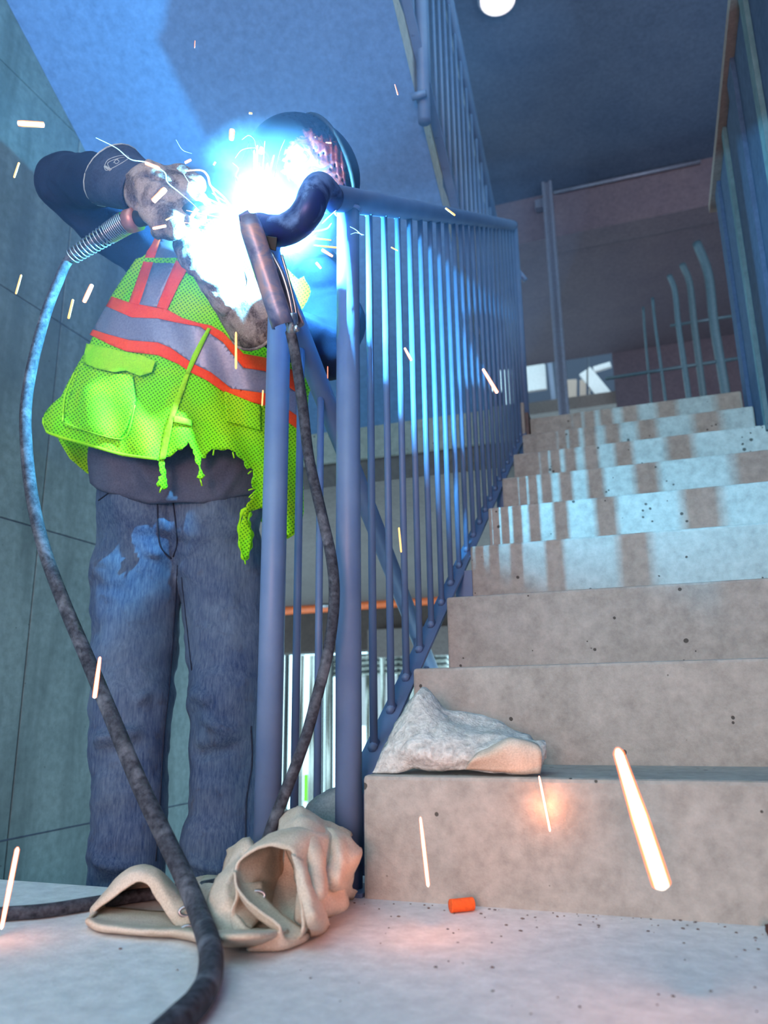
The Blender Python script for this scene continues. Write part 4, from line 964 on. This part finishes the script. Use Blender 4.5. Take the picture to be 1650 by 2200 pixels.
def spark(x0, y0, x1, y1, w0, w1, s, lab, hot=True, s1=None, glow=None):
    a = P(x0, y0, s); b = P(x1, y1, s1 or s); ax = (b-a).normalized(); nn = (a*-1).normalized(); sd = ax.cross(nn).normalized(); nn = sd.cross(ax)
    r0 = w0/2/FPX*s; r1 = w1/2/FPX*s; K = 16; V = []; F = []; M_ = []
    L = (b-a).length
    rng = random.Random(int(x0*7+y0)); prof = [(-.0, .35), (.03, .9), (.2, 1), (.5, 1), (.8, 1), (.97, .92), (1.0, .35)]
    for f, k in prof:
        c = a.lerp(b, f); r = (r0+(r1-r0)*f)*k*rng.uniform(.94, 1.06)
        for i in range(K):
            an = 2*math.pi*i/K; V.append(c+sd*math.cos(an)*r+nn*math.sin(an)*r)
    for j in range(len(prof)-1):
        for i in range(K):
            F.append((j*K+i, j*K+(i+1) % K, (j+1)*K+(i+1) % K, (j+1)*K+i))
            side = abs(math.cos(2*math.pi*(i+.5)/K)); M_.append(1 if side > .66 else 0)
    F.append(tuple(range(K))[::-1]); F.append(tuple(range((len(prof)-1)*K, len(prof)*K))); M_ += [1, 1]
    if not hot: M_ = [0]*len(M_)
    o = link('spark', V, F, HOT if hot else AMB, None, True); o.data.materials.append(ORG)
    if glow: o.data.materials[0] = glow
    o.data.polygons.foreach_set('material_index', M_)
    return tag(o, lab, 'spark', 'glowing sparks thrown from the weld')
SP = [(38, 265, 95, 268, 12, 12, 1.2, 'thick level white-hot spark high at the left, before the concrete wall', 1),
 (41, 349, 30, 382, 4, 4, 1.2, 'thin amber spark left of the bent elbow, below the level one', 0), (46, 590, 34, 632, 4, 4, 1.2, 'thin amber spark left of the upper cable, at the wall', 0),
 (198, 611, 180, 650, 9, 9, 1.2, 'fat white-orange spark between the cable and the vest edge', 1), (157, 643, 147, 685, 5, 5, 1.2, 'slim orange spark just right of the brightly lit cable stretch', 0),
 (419, 87, 418, 103, 2, 2, 1.3, 'tiny red spark high on the soffit above the welder', 0), (499, 278, 497, 301, 12, 10, 1.25, 'stubby white spark left of the helmet, over the arc', 1),
 (535, 243, 542, 244, 4, 4, 1.3, 'tiny orange spark left above the helmet crown', 0), (312, 350, 343, 362, 8, 8, 1.35, 'bright spark on the top of the dark glove cuff', 1),
 (356, 405, 328, 433, 12, 12, 1.35, 'thick slanted spark before the back of the glove holding the torch', 1), (397, 350, 411, 343, 6, 5, 1.35, 'small pointed orange spark right of the glove knuckles', 1),
 (459, 355, 463, 348, 4, 4, 1.35, 'tiny orange spark between glove and helmet', 0), (424, 449, 410, 468, 8, 8, 1.32, 'bright slanted spark at the torch neck', 1),
 (328, 491, 357, 485, 6, 6, 1.35, 'white-orange spark under the glove, at the shoulder tape', 1), (356, 473, 372, 465, 3, 3, 1.35, 'thin spark just under the curled fingers', 0),
 (848, 181, 855, 204, 2, 3, 1.3, 'faint red spark high above the handrail', 0), (957, 447, 978, 463, 4, 4, 1.25, 'thin amber spark lying across the handrail', 0),
 (840, 531, 855, 539, 3, 2, 1.3, 'tiny amber spark before the second and third balusters', 0), (869, 747, 884, 775, 6, 6, 1.25, 'short white-orange spark before the fourth baluster', 1),
 (1037, 792, 1069, 845, 7, 9, 1.25, 'orange-edged spark before the far bundle of balusters', 1), (507, 713, 507, 793, 5, 5, 1.3, 'upright orange spark before the silver waist band of the vest', 0),
 (704, 787, 704, 813, 2, 2, 1.2, 'thin red spark left of the right post at elbow height', 0), (857, 1133, 862, 1187, 4, 4, 1.2, 'slim upright spark between balusters above the first steps', 0),
 (215, 1411, 203, 1500, 7, 11, 1.08, 'bright upright spark crossing the cable at knee height', 1), (38, 1820, 3, 1996, 11, 9, .95, 'long bright spark at the lower left picture edge', 1),
 (903, 1755, 920, 1905, 6, 8, .96, 'slim white-hot spark before the left part of the bottom step riser', 1), (1158, 1667, 1185, 1801, 5, 6, 1.055, 'slim spark close to the bottom riser, lighting it orange', 1),
 (1326, 1608, 1424, 1908, 24, 46, .72, 'largest, broad white-hot spark before the bottom step at the right', 1), (676, 512, 712, 516, 4, 3, 1.35, 'level spark left of the right post, upper of three', 0),
 (674, 527, 724, 532, 3, 4, 1.35, 'level spark left of the right post, longest of three', 0), (691, 536, 715, 551, 7, 6, 1.35, 'slanted fat spark left of the right post', 1),
 (679, 564, 690, 577, 6, 5, 1.35, 'short slanted spark over the hood at the right post', 1), (565, 838, 563, 872, 3, 3, 1.1, 'hair-thin spark before the upper end of the left post', 0), (700, 306, 712, 307, 2, 3, 1.45, 'tiny amber spark on the helmet print', 0)]
for q in SP:
    so = spark(*q[:7], q[7], bool(q[8]), glow=(RED if 'red' in q[7] else None))
    k = {1158: .11, 903: .26, 1326: .4, 38: .10, 215: .10}.get(q[0])
    if k and q[6] < 1.15:        # the light a large burning particle itself gives off
        c = P((q[0]+q[2])/2, (q[1]+q[3])/2, q[6])
        lo_ = light('spark_light', 'POINT', c-c.normalized()*.014, k, (1, .30, .12), shadow_soft_size=.008)
# the fan of spatter standing straight up out of the arc
FNL = [a+' streak in the upright spatter fan over the arc' for a in ['tall', 'tallest long', 'upper detached', 'short thick topmost', 'thin rightward', 'low left', 'outer left leaning', 'right leaning', 'far right leaning', 'short inner left', 'central thin']]+[a+' streak of the spatter fan aimed left at the glove' for a in ('uppermost', 'second', 'steepest', 'fourth', 'nearest the arc,', 'lowest')]
for i, (x0, y0, x1, y1, w_) in enumerate([(541, 375, 545, 440, 4), (546, 322, 548, 430, 5), (553, 312, 551, 375, 5), (562, 316, 560, 330, 10), (569, 303, 562, 400, 2), (533, 388, 538, 430, 4), (511, 391, 524, 440, 3), (575, 350, 566, 400, 4), (589, 333, 574, 390, 4), (527, 410, 534, 455, 3), (545, 380, 546, 450, 4),
                                            (425, 430, 512, 462, 2), (400, 452, 505, 474, 2), (445, 425, 515, 458, 2), (430, 470, 515, 480, 2), (455, 415, 520, 456, 2), (395, 478, 500, 492, 2)]):
    o = spark(x1, y1, x0, y0, w_, w_*.7, 1.34, FNL[i], True); o.name = 'spatter_streak'; o['category'] = 'spark'; o['group'] = 'fan of spatter at the arc'
TRL = ['thick bright wriggling trail above the torch neck', 'short bright side branch of the thick trail', 'long thin cyan trail running over the cuff and glove to the arc', 'wavy cyan trail just under the thick bright one', 'faint curl high above the curled glove', 'small hooked curl left above the spatter fan', 'wider curl left of the helmet front', 'thin wavy trail low left of the spatter fan', 'bright curl under the elbow next to the right post', 'thick bright trail under the elbow, aimed at the post', 'upper faint trail crossing the right post', 'lower faint trail crossing the right post', 'thin trail along the torch neck into the arc', 'faint straight wisp rising before the helmet']
for k_, (px, w_, m_) in enumerate([([(398, 367), (432, 366), (446, 378), (452, 398), (468, 412), (482, 425), (494, 440), (505, 452)], 4.5, HOT), ([(452, 398), (470, 432), (486, 448)], 3, HOT), ([(206, 296), (250, 318), (280, 342), (312, 348), (338, 360), (355, 372), (360, 392), (386, 414), (412, 436), (428, 452)], 2.2, BLU), ([(395, 374), (412, 400), (432, 418), (440, 440), (470, 452), (500, 456)], 2, BLU),
                                  ([(378, 300), (392, 322), (412, 330)], 1.0, BLU), ([(520, 300), (534, 291), (546, 300), (550, 318)], 1.3, BLU), ([(505, 340), (520, 322), (548, 318), (560, 330)], 1.3, BLU), ([(500, 350), (512, 362), (508, 378), (528, 392)], 1.4, BLU), ([(692, 480), (702, 470), (722, 452)], 2, HOT), ([(660, 500), (700, 492), (712, 480)], 3, HOT),
                                  ([(752, 487), (765, 494), (778, 506)], 1.2, BLU), ([(754, 503), (766, 500), (782, 505)], 1.0, BLU), ([(420, 400), (445, 425), (470, 440), (500, 448)], 1.6, BLU), ([(590, 380), (600, 330), (612, 300)], 1.0, BLU)]):
    s_ = 1.33
    o = tube('spark_trail', catmull([P(x, y, s_+.01*math.sin(k*2)) for k, (x, y) in enumerate(px)], 7), lambda t, w_=w_: w_/2/FPX*1.33*(.5+.5*math.sin(math.pi*min(1, t*.9+.1))), m_, None, 6)
    tag(o, TRL[k_], 'spark trail', 'wriggling trails around the arc')
# thin haze of welding fume hanging in the left lane
HZ = bpy.data.materials.new('welding_haze'); HZ.use_nodes = True; hn = HZ.node_tree; hn.nodes.remove(hn.nodes['Principled BSDF'])
hs = hn.nodes.new('ShaderNodeVolumeScatter'); hs.inputs['Color'].default_value = (.55, .6, 1, 1); hs.inputs['Density'].default_value = .035
hn.links.new(hs.outputs[0], hn.nodes['Material Output'].inputs['Volume'])
bm = bmesh.new(); bmesh.ops.create_icosphere(bm, subdivisions=3, radius=.85)
for v in bm.verts: v.co += P(520, 380, 1.9)
tag(fromb('haze', bm, HZ), 'thin bluish welding haze filling the air around the welder', 'haze', kind='stuff')
# smoke rising round the arc
SM = bpy.data.materials.new('weld_smoke'); SM.use_nodes = True; nt = SM.node_tree; nt.nodes.remove(nt.nodes['Principled BSDF'])
vs0 = nt.nodes.new('ShaderNodeVolumeScatter'); vs0.inputs['Color'].default_value = (.6, .7, 1, 1); tcx = nt.nodes.new('ShaderNodeTexCoord')
nz = nt.nodes.new('ShaderNodeTexNoise'); nz.inputs['Scale'].default_value = 9; nz.inputs['Detail'].default_value = 3; nz.inputs['Distortion'].default_value = 1.2
nt.links.new(tcx.outputs['Object'], nz.inputs['Vector'])
dv = nt.nodes.new('ShaderNodeVectorMath'); dv.operation = 'DISTANCE'; nt.links.new(tcx.outputs['Object'], dv.inputs[0]); dv.inputs[1].default_value = P(572, 436, 1.40)
mr = nt.nodes.new('ShaderNodeMapRange'); mr.inputs[1].default_value = .02; mr.inputs[2].default_value = .15; mr.inputs[3].default_value = 1; mr.inputs[4].default_value = 0; nt.links.new(dv.outputs['Value'], mr.inputs[0])
r3 = nt.nodes.new('ShaderNodeValToRGB'); r3.color_ramp.elements[0].position = .35; r3.color_ramp.elements[1].position = .7; nt.links.new(nz.outputs['Fac'], r3.inputs[0])
m1 = nt.nodes.new('ShaderNodeMath'); m1.operation = 'MULTIPLY'; nt.links.new(mr.outputs[0], m1.inputs[0]); nt.links.new(r3.outputs[0], m1.inputs[1])
m2 = nt.nodes.new('ShaderNodeMath'); m2.operation = 'MULTIPLY'; nt.links.new(m1.outputs[0], m2.inputs[0]); m2.inputs[1].default_value = 3.2
nt.links.new(m2.outputs[0], vs0.inputs['Density']); nt.links.new(vs0.outputs[0], nt.nodes['Material Output'].inputs['Volume'])
bm = bmesh.new(); bmesh.ops.create_icosphere(bm, subdivisions=2, radius=.21)
for v in bm.verts: v.co += P(560, 440, 1.40)
tag(fromb('smoke', bm, SM), 'thin bluish welding smoke glowing around the arc', 'smoke', kind='stuff')
